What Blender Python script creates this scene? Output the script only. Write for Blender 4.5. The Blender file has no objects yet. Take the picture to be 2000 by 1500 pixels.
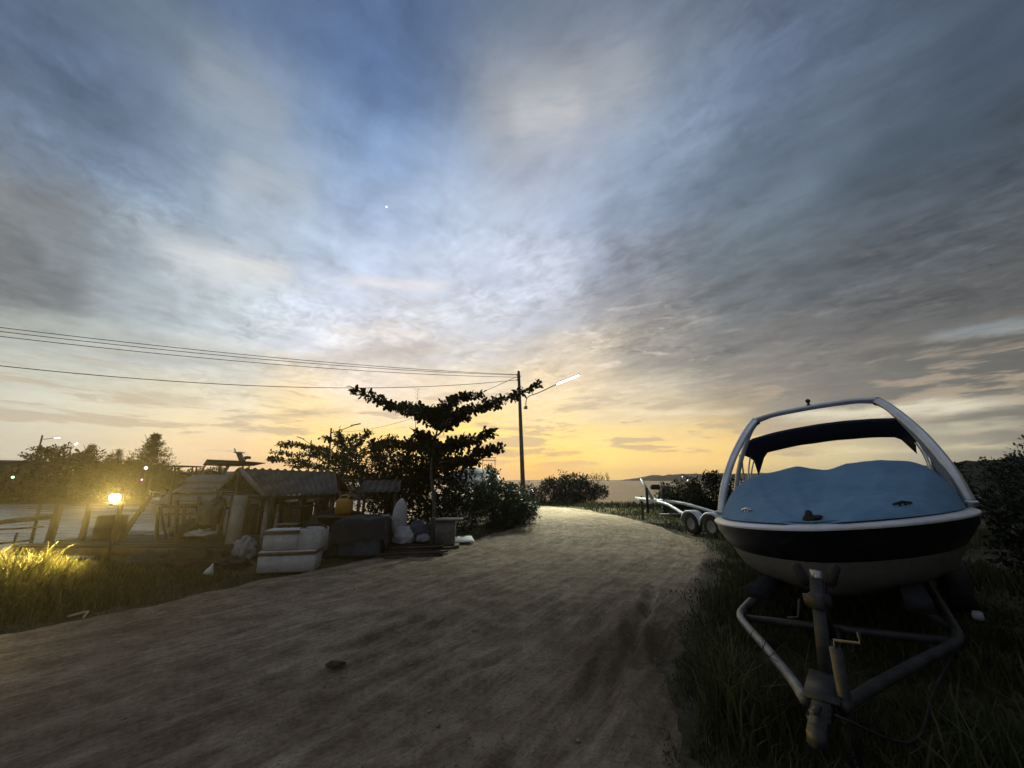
import bpy, math, random
import numpy as np
from mathutils import Vector, Matrix, noise as mnoise

random.seed(7)
rng = np.random.default_rng(7)
scene = bpy.context.scene
COL = scene.collection
R = math.radians

# ---------------------------------------------------------------- camera
PITCH = 14.0
CAM_Z = 1.6
FPX = 750.0                       # focal length in pixels of a 2000 px wide frame
cam_data = bpy.data.cameras.new("camera")
cam_data.sensor_width = 36.0
cam_data.lens = 36.0 * FPX / 2000.0
cam_data.clip_start = 0.05
cam_data.clip_end = 9000.0
cam = bpy.data.objects.new("camera", cam_data)
COL.objects.link(cam)
cam.location = (0, 0, CAM_Z)
cam.rotation_euler = (R(90 + PITCH), 0, 0)
scene.camera = cam
scene.view_settings.view_transform = 'Standard'
scene.view_settings.look = 'None'
scene.view_settings.exposure = 0.0
scene.view_settings.gamma = 1.0
scene.cycles.use_denoising = True
scene.cycles.max_bounces = 5
scene.cycles.diffuse_bounces = 2
scene.cycles.glossy_bounces = 3
scene.cycles.transparent_max_bounces = 6
scene.cycles.sample_clamp_indirect = 4.0
SP, CP = math.sin(R(PITCH)), math.cos(R(PITCH))


def ray(u, v):
    """Direction of a sight line, per unit of distance along the lens axis."""
    a, b = (u - 1000.0) / FPX, (750.0 - v) / FPX
    return Vector((a, CP - b * SP, SP + b * CP))


def at(u, v, y):
    """Point on a sight line at distance y in front of the camera."""
    d = ray(u, v)
    k = y / d.y
    return Vector((d.x * k, y, CAM_Z + d.z * k))


def ground(u, v, z=0.0):
    d = ray(u, v)
    k = (z - CAM_Z) / d.z
    return Vector((d.x * k, d.y * k, z))


def lin(c):
    c = c / 255.0
    return c / 12.92 if c <= 0.04045 else ((c + 0.055) / 1.055) ** 2.4


def srgb(r, g, b):
    return (lin(r), lin(g), lin(b), 1.0)


# ---------------------------------------------------------------- node helper
class X:
    """A socket with arithmetic, for writing node graphs as expressions."""
    nt = None

    def __init__(self, s):
        self.s = s

    @staticmethod
    def math(op, a, b=None, c=None, clamp=False):
        n = X.nt.nodes.new('ShaderNodeMath')
        n.operation = op
        n.use_clamp = clamp
        for i, q in enumerate((a, b, c)):
            if q is None:
                continue
            if isinstance(q, X):
                X.nt.links.new(q.s, n.inputs[i])
            else:
                n.inputs[i].default_value = float(q)
        return X(n.outputs[0])

    def __add__(a, b): return X.math('ADD', a, b)
    def __radd__(a, b): return X.math('ADD', b, a)
    def __sub__(a, b): return X.math('SUBTRACT', a, b)
    def __rsub__(a, b): return X.math('SUBTRACT', b, a)
    def __mul__(a, b): return X.math('MULTIPLY', a, b)
    def __rmul__(a, b): return X.math('MULTIPLY', b, a)
    def __truediv__(a, b): return X.math('DIVIDE', a, b)
    def __pow__(a, b): return X.math('POWER', a, b)


def smooth(x, lo, hi, a=0.0, b=1.0):
    n = X.nt.nodes.new('ShaderNodeMapRange')
    n.interpolation_type = 'SMOOTHSTEP'
    X.nt.links.new(x.s, n.inputs[0])
    for i, q in zip((1, 2, 3, 4), (lo, hi, a, b)):
        n.inputs[i].default_value = q
    return X(n.outputs[0])


def vec(x, y, z=0.0):
    n = X.nt.nodes.new('ShaderNodeCombineXYZ')
    for i, q in enumerate((x, y, z)):
        if isinstance(q, X):
            X.nt.links.new(q.s, n.inputs[i])
        else:
            n.inputs[i].default_value = q
    return X(n.outputs[0])


def xyz(v):
    n = X.nt.nodes.new('ShaderNodeSeparateXYZ')
    X.nt.links.new(v.s, n.inputs[0])
    return [X(o) for o in n.outputs]


def noise_tex(v, scale, detail=4.0, rough=0.55, dist=0.0):
    n = X.nt.nodes.new('ShaderNodeTexNoise')
    if v is not None:
        X.nt.links.new(v.s, n.inputs['Vector'])
    n.inputs['Scale'].default_value = scale
    n.inputs['Detail'].default_value = detail
    n.inputs['Roughness'].default_value = rough
    n.inputs['Distortion'].default_value = dist
    return X(n.outputs['Fac'])


def ramp(x, stops, interp='LINEAR'):
    n = X.nt.nodes.new('ShaderNodeValToRGB')
    n.color_ramp.interpolation = interp
    e = n.color_ramp.elements
    while len(e) < len(stops):
        e.new(0.5)
    for i, (p, c) in enumerate(stops):
        e[i].position = p
    for i, (p, c) in enumerate(stops):
        e[i].color = c if len(c) == 4 else (*c, 1.0)
    X.nt.links.new(x.s, n.inputs[0])
    return X(n.outputs[0])


def mix(f, a, b, mode='MIX'):
    n = X.nt.nodes.new('ShaderNodeMix')
    n.data_type = 'RGBA'
    n.blend_type = mode
    n.clamp_factor = True
    for i, q in ((0, f), (6, a), (7, b)):
        if isinstance(q, X):
            X.nt.links.new(q.s, n.inputs[i])
        elif i == 0:
            n.inputs[0].default_value = q
        else:
            n.inputs[i].default_value = q if len(q) == 4 else (*q, 1.0)
    return X(n.outputs[2])


# ---------------------------------------------------------------- sky
# Dusk clouds: colours seen in directions of the sky, blended smoothly, then broken up by cloud noise.
SKY = [  # (u, v, r, g, b) along sight lines
    (30, 30, 66, 84, 110), (250, 60, 84, 106, 130), (500, 20, 73, 98, 136), (750, 40, 76, 103, 148), (900, 60, 84, 105, 132),
    (60, 150, 74, 98, 130), (300, 130, 103, 119, 132), (470, 200, 138, 149, 160), (620, 230, 92, 121, 160), (800, 150, 93, 124, 170),
    (100, 240, 80, 105, 142), (350, 270, 108, 129, 155), (560, 300, 122, 148, 180), (760, 300, 118, 149, 192), (900, 300, 143, 164, 195),
    (980, 200, 148, 154, 162), (30, 380, 98, 104, 107), (150, 390, 122, 133, 140), (250, 330, 103, 133, 173), (420, 360, 122, 148, 180),
    (520, 370, 158, 171, 182), (700, 390, 146, 171, 206), (850, 410, 166, 186, 212), (60, 520, 95, 100, 106), (200, 540, 124, 134, 144),
    (320, 560, 165, 184, 196), (450, 510, 198, 204, 206), (600, 470, 170, 190, 216), (720, 500, 188, 199, 222), (900, 480, 188, 199, 220),
    (100, 600, 104, 107, 112), (300, 640, 178, 188, 194), (480, 610, 195, 208, 222), (650, 600, 206, 213, 228), (850, 610, 210, 212, 218),
    (980, 560, 195, 204, 224), (50, 680, 182, 200, 200), (250, 690, 172, 180, 182), (450, 660, 188, 194, 198), (780, 680, 196, 190, 188),
    (600, 640, 206, 211, 222), (950, 680, 214, 208, 200), (100, 735, 206, 215, 206), (400, 735, 222, 221, 211), (700, 735, 236, 226, 216),
    (1050, 50, 98, 113, 130), (1100, 120, 114, 124, 136), (1080, 200, 164, 168, 175), (1300, 130, 122, 132, 144), (1230, 60, 98, 111, 128),
    (1500, 30, 82, 96, 117), (1500, 130, 88, 104, 134), (1700, 60, 76, 92, 113), (1950, 40, 56, 74, 95), (1300, 250, 124, 144, 170),
    (1100, 320, 164, 179, 208), (1250, 300, 126, 150, 180), (1500, 250, 93, 109, 135), (1700, 230, 82, 96, 114), (1950, 200, 62, 77, 95),
    (1150, 430, 150, 165, 190), (1300, 400, 118, 133, 154), (1500, 400, 93, 106, 117), (1600, 320, 97, 116, 132), (1800, 350, 73, 86, 99),
    (1950, 400, 64, 75, 85), (1050, 540, 188, 194, 209), (1250, 500, 124, 128, 138), (1450, 500, 94, 104, 110), (1700, 500, 83, 87, 94),
    (1950, 550, 77, 79, 83), (1050, 620, 185, 187, 194), (1250, 600, 139, 139, 142), (1450, 600, 110, 114, 119), (1700, 620, 97, 99, 102),
    (1950, 640, 94, 97, 97), (1100, 700, 196, 186, 173), (1300, 680, 150, 145, 138), (1500, 700, 130, 127, 124), (1750, 720, 110, 108, 105),
    (1950, 720, 98, 98, 94), (50, 780, 216, 211, 190), (50, 840, 200, 189, 167), (30, 890, 172, 160, 142), (200, 780, 226, 216, 186),
    (200, 830, 212, 196, 163), (180, 890, 196, 178, 150), (400, 780, 232, 217, 182), (400, 830, 241, 212, 152), (400, 890, 232, 195, 150),
    (600, 780, 246, 221, 176), (600, 830, 254, 222, 140), (600, 890, 250, 205, 130), (800, 780, 241, 221, 194), (900, 830, 255, 225, 140),
    (900, 885, 255, 214, 95), (960, 928, 245, 192, 138), (1100, 780, 245, 216, 168), (1100, 840, 255, 225, 140), (1100, 890, 255, 210, 102),
    (1100, 930, 238, 186, 136), (1300, 780, 200, 190, 170), (1300, 840, 236, 211, 155), (1300, 890, 252, 212, 122), (1300, 925, 240, 192, 140),
    (1500, 740, 140, 135, 128), (1500, 790, 150, 141, 130), (1450, 850, 222, 196, 138), (1450, 890, 248, 206, 122), (1600, 880, 236, 214, 160),
    (1750, 870, 214, 203, 170), (1900, 870, 158, 153, 138), (1950, 800, 120, 118, 108), (1900, 750, 107, 105, 100), (1960, 890, 150, 146, 130),
    (1750, 770, 116, 113, 108), (750, 930, 246, 190, 130), (500, 930, 230, 186, 142), (250, 930, 205, 176, 145),
]
SKY += [(1000, 860, 255, 222, 118), (1150, 862, 255, 220, 118), (1000, 820, 252, 222, 160), (1250, 865, 255, 216, 122), (860, 850, 255, 222, 120), (760, 862, 255, 216, 118), (700, 900, 252, 204, 112), (1050, 908, 252, 200, 104), (1380, 870, 248, 208, 122), (650, 855, 252, 216, 132), (1050, 780, 240, 222, 190), (1200, 790, 222, 206, 178)]
BACK = [  # the sky out of the frame: azimuth, elevation, colour
    (90, 5, 70, 70, 70), (90, 25, 62, 67, 75), (90, 50, 84, 94, 110), (-90, 5, 160, 158, 150), (-90, 25, 136, 144, 152), (-90, 50, 108, 124, 146),
    (135, 5, 50, 54, 60), (135, 35, 78, 85, 95), (180, 5, 66, 72, 82), (180, 25, 112, 120, 134), (180, 45, 168, 177, 192), (-135, 5, 100, 106, 116), (-135, 35, 150, 159, 172),
    (0, 80, 108, 126, 154), (90, 75, 96, 110, 130), (-90, 75, 112, 128, 152), (180, 70, 158, 170, 190), (0, 66, 74, 98, 136), (60, 10, 100, 98, 94), (-62, 8, 180, 172, 156),
]


def sky_table():
    D, C, S = [], [], []
    for u, v, r, g, b in SKY:
        d = ray(u, v).normalized()
        D.append(d); C.append([lin(r), lin(g), lin(b)]); S.append(5.6 if v < 600 else (4.4 if v < 800 else 3.0))
    for a, e, r, g, b in BACK:
        D.append(Vector((math.sin(R(a)) * math.cos(R(e)), math.cos(R(a)) * math.cos(R(e)), math.sin(R(e)))))
        C.append([lin(r), lin(g), lin(b)]); S.append(15.0)
    D, C, S = np.array([list(d) for d in D]), np.array(C), np.array(S)

    def look(a, e):
        d = np.array([math.sin(R(a)) * math.cos(R(e)), math.cos(R(a)) * math.cos(R(e)), math.sin(R(e))])
        ang = np.degrees(np.arccos(np.clip(D @ d, -1, 1)))
        w = np.exp(-(ang / S) ** 2 * 0.9) + 2e-4 / (1 + (ang / 6) ** 4)
        c = (w[:, None] * C).sum(0) / w.sum()
        lum = c @ np.array([.2126, .7152, .0722])
        c = c + (lum - c) * 0.14 * min(1.0, max(0.0, (e - 18) / 15.0))
        return tuple(c * (1.0 + 0.20 * max(0.0, 1 - max(e, 0) / 10.0)))
    rows = [-1, 1.2, 3.5, 6, 9, 13, 18, 24, 30, 37, 44, 51, 58, 68, 88]
    azs = [-180, -130, -95] + [-68 + 5.44 * i for i in range(26)] + [95, 130, 180]
    return rows, azs, [[look(a, max(e, 0.6)) for a in azs] for e in rows]


world = bpy.data.worlds.new("World")
scene.world = world
world.use_nodes = True
X.nt = world.node_tree
X.nt.nodes.clear()
geo = X.nt.nodes.new('ShaderNodeTexCoord')
dx, dy, dz = xyz(X(geo.outputs['Generated']))
cz = X.math('MAXIMUM', dz, 0.0)
# cloud-plane coordinates: what lies overhead in a flat layer of cloud
den = cz + 0.13
qx, qy = dx / den, dy / den
az = X.math('ARCTAN2', dx, dy)


def turned(deg):
    c_, s_ = math.cos(R(deg)), math.sin(R(deg))
    return qx * c_ + qy * s_, qy * c_ - qx * s_


# two sheets of cloud drifting across each other: bands run one way on the left and another on the right
lx, ly = turned(46)
mx, my = turned(-40)
side = smooth(az, R(-22), R(14))
streak = noise_tex(vec(lx * 1.7, ly * 0.62, 3.1), 1.7, 7.0, 0.56, 0.3)
streak_b = noise_tex(vec(mx * 1.6, my * 0.70, 6.1), 1.7, 7.0, 0.56, 0.3)
streak = streak_b + (streak - streak_b) * side
mack = noise_tex(vec(lx * 1.5, ly * 0.9, 8.7), 5.5, 5.0, 0.58, 0.5)
el = X.math('ARCSINE', X.math('MINIMUM', cz, 1.0))
warp1 = noise_tex(vec(qx, qy, 11.0), 1.9, 5.0, 0.6)
warp2 = noise_tex(vec(qx, qy, 23.0), 1.9, 5.0, 0.6)
wamp = smooth(el, R(2), R(28), 0.03, 0.19)
azw = az + (warp1 - 0.5) * wamp
elw = el + (warp2 - 0.5) * wamp
rows, azs, tab = sky_table()
fa = azw * (1 / (2 * math.pi)) + 0.5
cur = None
for e, line, prev in zip(rows, tab, [None] + rows[:-1]):
    c = ramp(fa, [((a + 180) / 360.0, col) for a, col in zip(azs, line)], 'LINEAR')
    cur = c if cur is None else mix(smooth(elw, R(prev), R(e)), cur, c)
# soft streaks and ripples in the cloud sheet
amp = smooth(el, R(3), R(20), 0.15, 1.0)
tuft = noise_tex(vec(lx * 1.4, ly * 1.0, 2.2), 13.0, 4.0, 0.6, 0.6)
tuft_where = smooth(noise_tex(vec(qx, qy, 31.0), 1.6, 3.0, 0.5), 0.42, 0.62)
fine = noise_tex(vec(lx * 3.4, ly * 1.7, 5.5), 4.2, 6.0, 0.60, 0.35)
fine_b = noise_tex(vec(mx * 3.0, my * 1.6, 1.5), 3.8, 6.0, 0.60, 0.35)
fine = fine_b + (fine - fine_b) * side
f = 1.0 + ((streak - 0.5) * 0.90 + (mack - 0.5) * 0.62 + (tuft - 0.5) * tuft_where * 0.95 + (fine - 0.5) * 0.46) * amp
f = X.math('MAXIMUM', f, 0.35)
grey = X.nt.nodes.new('ShaderNodeVectorMath'); grey.operation = 'SCALE'
X.nt.links.new(cur.s, grey.inputs[0]); X.nt.links.new(f.s, grey.inputs['Scale'])
cur = X(grey.outputs[0])
# thin bars of dark cloud low over the horizon
hz = noise_tex(vec(az * 3.4, el * 21.0, 1.0), 1.6, 5.0, 0.62, 0.25)
bars = smooth(hz, 0.50, 0.60) * smooth(el, R(1.0), R(3.2)) * smooth(el, R(9), R(16), 1.0, 0.0)
cur = mix(bars * 0.62, cur, srgb(182, 164, 142))
lit = noise_tex(vec(az * 4.2, el * 17.0, 5.0), 2.6, 5.0, 0.62, 0.4)
lits = smooth(lit, 0.56, 0.68) * smooth(el, R(9), R(13)) * smooth(el, R(18), R(30), 1.0, 0.0) * smooth(az, R(-50), R(-10)) * smooth(az, R(12), R(36), 1.0, 0.12)
cur = mix(lits * 0.42, cur, srgb(246, 232, 214))
# bright gaps between the dark banks of cloud on the right
for (u0, v0, u1, v1, th, col, k) in [(1480, 815, 2060, 778, 0.50, (222, 214, 190), 0.85), (1780, 664, 2120, 610, 0.45, (160, 170, 175), 0.40),
                                     (1640, 850, 2080, 820, 0.26, (205, 198, 172), 0.55), (1560, 885, 2060, 868, 0.28, (240, 226, 180), 0.45),
                                     (1180, 808, 1500, 800, 0.30, (245, 225, 190), 0.5), (640, 545, 900, 555, 0.5, (235, 225, 218), 0.45),
                                     (400, 500, 590, 535, 0.6, (226, 222, 214), 0.5), (330, 130, 590, 250, 2.6, (152, 160, 168), 0.55), (400, 345, 640, 385, 2.2, (178, 186, 194), 0.55), (250, 480, 600, 545, 1.5, (212, 214, 214), 0.60),
                                     (880, 270, 1330, 110, 4.2, (170, 173, 178), 0.62), (980, 240, 1160, 200, 1.8, (196, 195, 196), 0.5), (-160, 515, 210, 575, 2.6, (86, 90, 96), 0.62), (-160, 330, 200, 430, 2.6, (112, 116, 118), 0.5),
                                     (590, 702, 900, 668, 1.0, (186, 176, 170), 0.65), (620, 640, 860, 655, 0.45, (246, 232, 214), 0.45), (220, 690, 470, 712, 0.7, (166, 170, 172), 0.55), (180, 775, 430, 785, 0.5, (192, 178, 152), 0.6),
                                     (1380, 480, 1720, 250, 1.5, (118, 134, 150), 0.45), (1250, 420, 1700, 190, 2.2, (88, 102, 122), 0.45), (1560, 360, 2000, 190, 2.4, (70, 84, 98), 0.5), (520, 812, 700, 800, 0.55, (190, 168, 140), 0.6)]:
    if k == 0:
        continue
    d0, d1 = ray(u0, v0).normalized(), ray(u1, v1).normalized()
    a0, e0 = math.atan2(d0.x, d0.y), math.asin(d0.z)
    a1, e1 = math.atan2(d1.x, d1.y), math.asin(d1.z)
    L = math.hypot(a1 - a0, e1 - e0)
    ux, uy = (a1 - a0) / L, (e1 - e0) / L
    wob = (lit - 0.5) * 0.030 + ((warp2 - 0.5) * 0.10 + (mack - 0.5) * 0.07) * min(1.0, th / 3.0)
    s = (az - a0) * ux + (el - e0) * uy
    t = (el - e0) * ux - (az - a0) * uy + wob
    g = X.math('EXPONENT', (t * t) * (-1.0 / (R(th * 1.3) ** 2)))
    m = g * smooth(s, 0.0, L * 0.25) * smooth(s, L * 0.75, L, 1.0, 0.0) * smooth(hz, 0.30, 0.55, 0.55, 1.0)
    cur = mix(m * k, cur, srgb(*col))
# the evening star
ds = ray(755, 404).normalized()
dotn = X.nt.nodes.new('ShaderNodeVectorMath'); dotn.operation = 'DOT_PRODUCT'
X.nt.links.new(geo.outputs['Generated'], dotn.inputs[0]); dotn.inputs[1].default_value = ds
star = smooth(X(dotn.outputs['Value']), math.cos(R(0.16)), math.cos(R(0.07)))
cur = mix(star, cur, (1.3, 1.3, 1.3))
bg1 = X.nt.nodes.new('ShaderNodeBackground')
X.nt.links.new(cur.s, bg1.inputs[0])
bg1.inputs[1].default_value = 1.13
nish = X.nt.nodes.new('ShaderNodeTexSky')
nish.sky_type = 'NISHITA'
nish.sun_disc = False
SUN_EL, SUN_AZ = 0.6, -6.0
nish.sun_elevation = R(SUN_EL)
nish.sun_rotation = R(SUN_AZ)
bg2 = X.nt.nodes.new('ShaderNodeBackground')
X.nt.links.new(nish.outputs[0], bg2.inputs[0])
bg2.inputs[1].default_value = 0.007
add = X.nt.nodes.new('ShaderNodeAddShader')
X.nt.links.new(bg1.outputs[0], add.inputs[0]); X.nt.links.new(bg2.outputs[0], add.inputs[1])
wo = X.nt.nodes.new('ShaderNodeOutputWorld')
X.nt.links.new(add.outputs[0], wo.inputs[0])

# the last of the sun, already down behind the clouds at the horizon
sun_d = bpy.data.lights.new("sun", 'SUN')
sun_d.energy = 0.12
sun_d.angle = R(12)
sun_d.color = (1.0, 0.72, 0.42)
sun = bpy.data.objects.new("sun", sun_d)
COL.objects.link(sun)
sun.rotation_euler = (R(90 - 2.5), 0, R(180 - SUN_AZ))
#MAIN

# ---------------------------------------------------------------- materials
def material(name, build):
    m = bpy.data.materials.new(name)
    m.use_nodes = True
    nt = m.node_tree
    nt.nodes.clear()
    X.nt = nt
    out = nt.nodes.new('ShaderNodeOutputMaterial')
    sh = build(nt)
    nt.links.new(sh, out.inputs[0])
    return m


def coords(kind='Object', scale=None):
    n = X.nt.nodes.new('ShaderNodeTexCoord')
    v = X(n.outputs[kind])
    if scale:
        m = X.nt.nodes.new('ShaderNodeMapping')
        m.inputs['Scale'].default_value = scale
        X.nt.links.new(v.s, m.inputs[0])
        v = X(m.outputs[0])
    return v


def world_pos():
    n = X.nt.nodes.new('ShaderNodeNewGeometry')
    return X(n.outputs['Position'])


def principled(color, rough=0.7, metal=0.0, bump=None, bump_d=0.01, spec=0.5, **kw):
    p = X.nt.nodes.new('ShaderNodeBsdfPrincipled')
    for key, q in (('Base Color', color), ('Roughness', rough), ('Metallic', metal), ('Specular IOR Level', spec), *kw.items()):
        if isinstance(q, X):
            X.nt.links.new(q.s, p.inputs[key])
        else:
            p.inputs[key].default_value = q if not (key == 'Base Color' and len(q) == 3) else (*q, 1.0)
    if bump is not None:
        b = X.nt.nodes.new('ShaderNodeBump')
        b.inputs['Distance'].default_value = bump_d
        b.inputs['Strength'].default_value = 1.0
        X.nt.links.new(bump.s, b.inputs['Height'])
        X.nt.links.new(b.outputs[0], p.inputs['Normal'])
    return p.outputs[0]


def worn(name, c1, c2, scale=6.0, rough=0.75, metal=0.0, stretch=None, bump_d=0.004, spec=0.3):
    def f(nt):
        v = coords('Object', stretch)
        n = noise_tex(v, scale, 6.0, 0.65)
        n2 = noise_tex(v, scale * 7.0, 3.0, 0.6)
        c = ramp(n + (n2 - 0.5) * 0.35, [(0.32, c1), (0.68, c2)])
        return principled(c, rough, metal, n + n2 * 0.5, bump_d, spec)
    return material(name, f)


def emitter(name, col, strength):
    def f(nt):
        e = nt.nodes.new('ShaderNodeEmission')
        e.inputs[0].default_value = (*col, 1.0)
        e.inputs[1].default_value = strength
        return e.outputs[0]
    return material(name, f)


def leaf_mat(name, c1, c2, c3, rough=0.5):
    def f(nt):
        g = nt.nodes.new('ShaderNodeNewGeometry')
        rnd = X(g.outputs['Random Per Island'])
        c = ramp(rnd, [(0.0, c1), (0.55, c2), (1.0, c3)])
        d = nt.nodes.new('ShaderNodeBsdfPrincipled')
        nt.links.new(c.s, d.inputs['Base Color'])
        d.inputs['Roughness'].default_value = rough
        d.inputs['Specular IOR Level'].default_value = 0.12
        t = nt.nodes.new('ShaderNodeBsdfTranslucent')
        nt.links.new(c.s, t.inputs[0])
        m = nt.nodes.new('ShaderNodeMixShader')
        m.inputs[0].default_value = 0.22
        nt.links.new(d.outputs[0], m.inputs[1])
        nt.links.new(t.outputs[0], m.inputs[2])
        return m.outputs[0]
    return material(name, f)


M = {}
M['wood'] = worn('weathered_wood', (0.035, 0.026, 0.019), (0.10, 0.078, 0.058), 3.0, 0.85, stretch=(1, 1, 0.25))
M['wood_dark'] = worn('dark_damp_wood', (0.018, 0.013, 0.010), (0.055, 0.042, 0.032), 3.0, 0.85)
M['wood_pale'] = worn('pale_plank', (0.16, 0.145, 0.12), (0.30, 0.275, 0.225), 4.0, 0.85, stretch=(1, 1, 0.3))
M['bark'] = worn('bark', (0.06, 0.052, 0.042), (0.16, 0.14, 0.115), 9.0, 0.9, bump_d=0.012)
M['concrete'] = worn('pole_concrete', (0.055, 0.052, 0.047), (0.11, 0.105, 0.095), 5.0, 0.85)
M['roof'] = worn('corrugated_fibre_cement', (0.045, 0.041, 0.037), (0.125, 0.117, 0.108), 3.5, 0.9, stretch=(1, 0.5, 1))
M['foam'] = worn('white_foam', (0.26, 0.258, 0.245), (0.47, 0.468, 0.45), 2.2, 0.8, bump_d=0.002)
M['tape'] = worn('brown_tape', (0.11, 0.070, 0.045), (0.17, 0.115, 0.075), 8.0, 0.5)
M['tarp_black'] = worn('black_tarpaulin', (0.006, 0.007, 0.010), (0.016, 0.018, 0.024), 5.0, 0.7, bump_d=0.006)
M['tub_blue'] = worn('faded_blue_plastic', (0.075, 0.10, 0.135), (0.13, 0.165, 0.21), 5.0, 0.6)
M['yellow'] = worn('yellow_plastic', (0.26, 0.135, 0.014), (0.42, 0.22, 0.022), 5.0, 0.55)
M['sack_white'] = worn('white_woven_plastic', (0.24, 0.24, 0.24), (0.44, 0.44, 0.43), 4.0, 0.75, bump_d=0.01)
M['sack_grey'] = worn('grey_plastic_bag', (0.12, 0.125, 0.13), (0.25, 0.26, 0.27), 7.0, 0.6, bump_d=0.01)
M['sack_navy'] = worn('dark_blue_bag', (0.022, 0.026, 0.040), (0.055, 0.062, 0.085), 7.0, 0.6, bump_d=0.01)
M['board'] = worn('white_board', (0.33, 0.335, 0.33), (0.55, 0.56, 0.55), 5.0, 0.45)
M['grey_wood'] = worn('grey_wood', (0.09, 0.085, 0.078), (0.20, 0.19, 0.175), 4.0, 0.85)
M['wire'] = worn('black_cable', (0.012, 0.012, 0.012), (0.03, 0.03, 0.03), 3.0, 0.6)
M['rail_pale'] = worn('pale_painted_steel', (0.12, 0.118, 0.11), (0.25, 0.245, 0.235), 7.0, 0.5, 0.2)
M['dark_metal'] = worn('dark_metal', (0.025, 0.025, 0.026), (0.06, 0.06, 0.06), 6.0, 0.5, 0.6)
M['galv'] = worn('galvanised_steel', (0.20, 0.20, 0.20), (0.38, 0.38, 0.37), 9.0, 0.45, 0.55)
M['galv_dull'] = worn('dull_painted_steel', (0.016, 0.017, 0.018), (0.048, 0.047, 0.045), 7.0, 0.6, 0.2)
M['red_metal'] = worn('rust_red_steel', (0.15, 0.045, 0.03), (0.24, 0.075, 0.05), 7.0, 0.6, 0.2)
M['gel_white'] = worn('white_gelcoat', (0.50, 0.50, 0.49), (0.66, 0.66, 0.65), 3.0, 0.30, bump_d=0.001, spec=0.5)
M['gel_cream'] = worn('cream_gelcoat', (0.20, 0.19, 0.165), (0.30, 0.288, 0.255), 2.0, 0.35, bump_d=0.001, spec=0.5)
M['gel_navy'] = worn('navy_gelcoat', (0.006, 0.007, 0.013), (0.012, 0.014, 0.024), 2.0, 0.22, bump_d=0.0005, spec=0.5)
M['alloy'] = worn('silver_alloy', (0.42, 0.43, 0.44), (0.60, 0.61, 0.62), 3.0, 0.36, 0.75, bump_d=0.0006)
M['rubber'] = worn('black_rubber', (0.012, 0.012, 0.012), (0.030, 0.029, 0.028), 8.0, 0.8)
M['carpet'] = worn('dark_carpet', (0.010, 0.010, 0.012), (0.022, 0.023, 0.028), 20.0, 0.95)
M['fender'] = worn('pale_grey_fender', (0.38, 0.40, 0.41), (0.58, 0.60, 0.61), 5.0, 0.5, 0.1)
M['rim'] = worn('dusty_wheel_rim', (0.16, 0.155, 0.145), (0.30, 0.29, 0.27), 5.0, 0.6, 0.3)
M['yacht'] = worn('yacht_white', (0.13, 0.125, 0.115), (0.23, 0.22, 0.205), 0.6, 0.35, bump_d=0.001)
M['glass'] = worn('dark_tinted_glass', (0.008, 0.009, 0.011), (0.016, 0.018, 0.022), 2.0, 0.12, bump_d=0.0002, spec=0.6)
M['navy_cloth'] = worn('navy_canvas', (0.007, 0.008, 0.022), (0.016, 0.018, 0.042), 12.0, 0.9, bump_d=0.003)
M['house_wall'] = worn('dim_plaster', (0.10, 0.092, 0.08), (0.17, 0.155, 0.135), 0.8, 0.9)
M['house_roof'] = worn('dark_roof', (0.014, 0.013, 0.012), (0.03, 0.027, 0.025), 0.8, 0.9)
M['tarp_grey'] = worn('grey_white_tarp', (0.26, 0.27, 0.28), (0.44, 0.45, 0.46), 2.0, 0.7, bump_d=0.02)
M['litter'] = worn('white_litter', (0.5, 0.5, 0.48), (0.7, 0.7, 0.68), 8.0, 0.7)
M['straw'] = worn('dry_stalk', (0.30, 0.27, 0.18), (0.45, 0.41, 0.28), 8.0, 0.8)
M['leaf_almond'] = leaf_mat('sea_almond_leaf', (0.016, 0.024, 0.010), (0.028, 0.042, 0.016), (0.055, 0.058, 0.022))
M['leaf_bush'] = leaf_mat('bush_leaf', (0.018, 0.030, 0.014), (0.032, 0.050, 0.022), (0.06, 0.075, 0.033))
M['leaf_dark'] = leaf_mat('shaded_bush_leaf', (0.010, 0.016, 0.008), (0.018, 0.026, 0.012), (0.03, 0.038, 0.018))
M['leaf_far'] = leaf_mat('far_needles', (0.018, 0.022, 0.012), (0.028, 0.032, 0.017), (0.042, 0.045, 0.024), 0.8)
M['leaf_red'] = leaf_mat('sparse_red_leaf', (0.05, 0.028, 0.015), (0.045, 0.045, 0.02), (0.08, 0.05, 0.025))
M['grass'] = leaf_mat('grass_blade', (0.028, 0.035, 0.013), (0.052, 0.060, 0.022), (0.115, 0.100, 0.050), 0.7)


def cloth_blue(nt):
    v = coords()
    n = noise_tex(v, 2.2, 5.0, 0.6)
    fold = noise_tex(coords('Object', (0.5, 1.3, 0.4)), 3.2, 4.0, 0.55, 0.6)
    w = noise_tex(v, 160.0, 2.0, 0.5)
    c = ramp(n + (w - 0.5) * 0.2, [(0.3, (0.105, 0.195, 0.285)), (0.72, (0.150, 0.258, 0.360))])
    return principled(c, 0.85, 0.0, fold * 1.1 + w * 0.03 + n * 0.6, 0.028, 0.15)


M['cover_blue'] = material('blue_boat_cover', cloth_blue)


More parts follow.
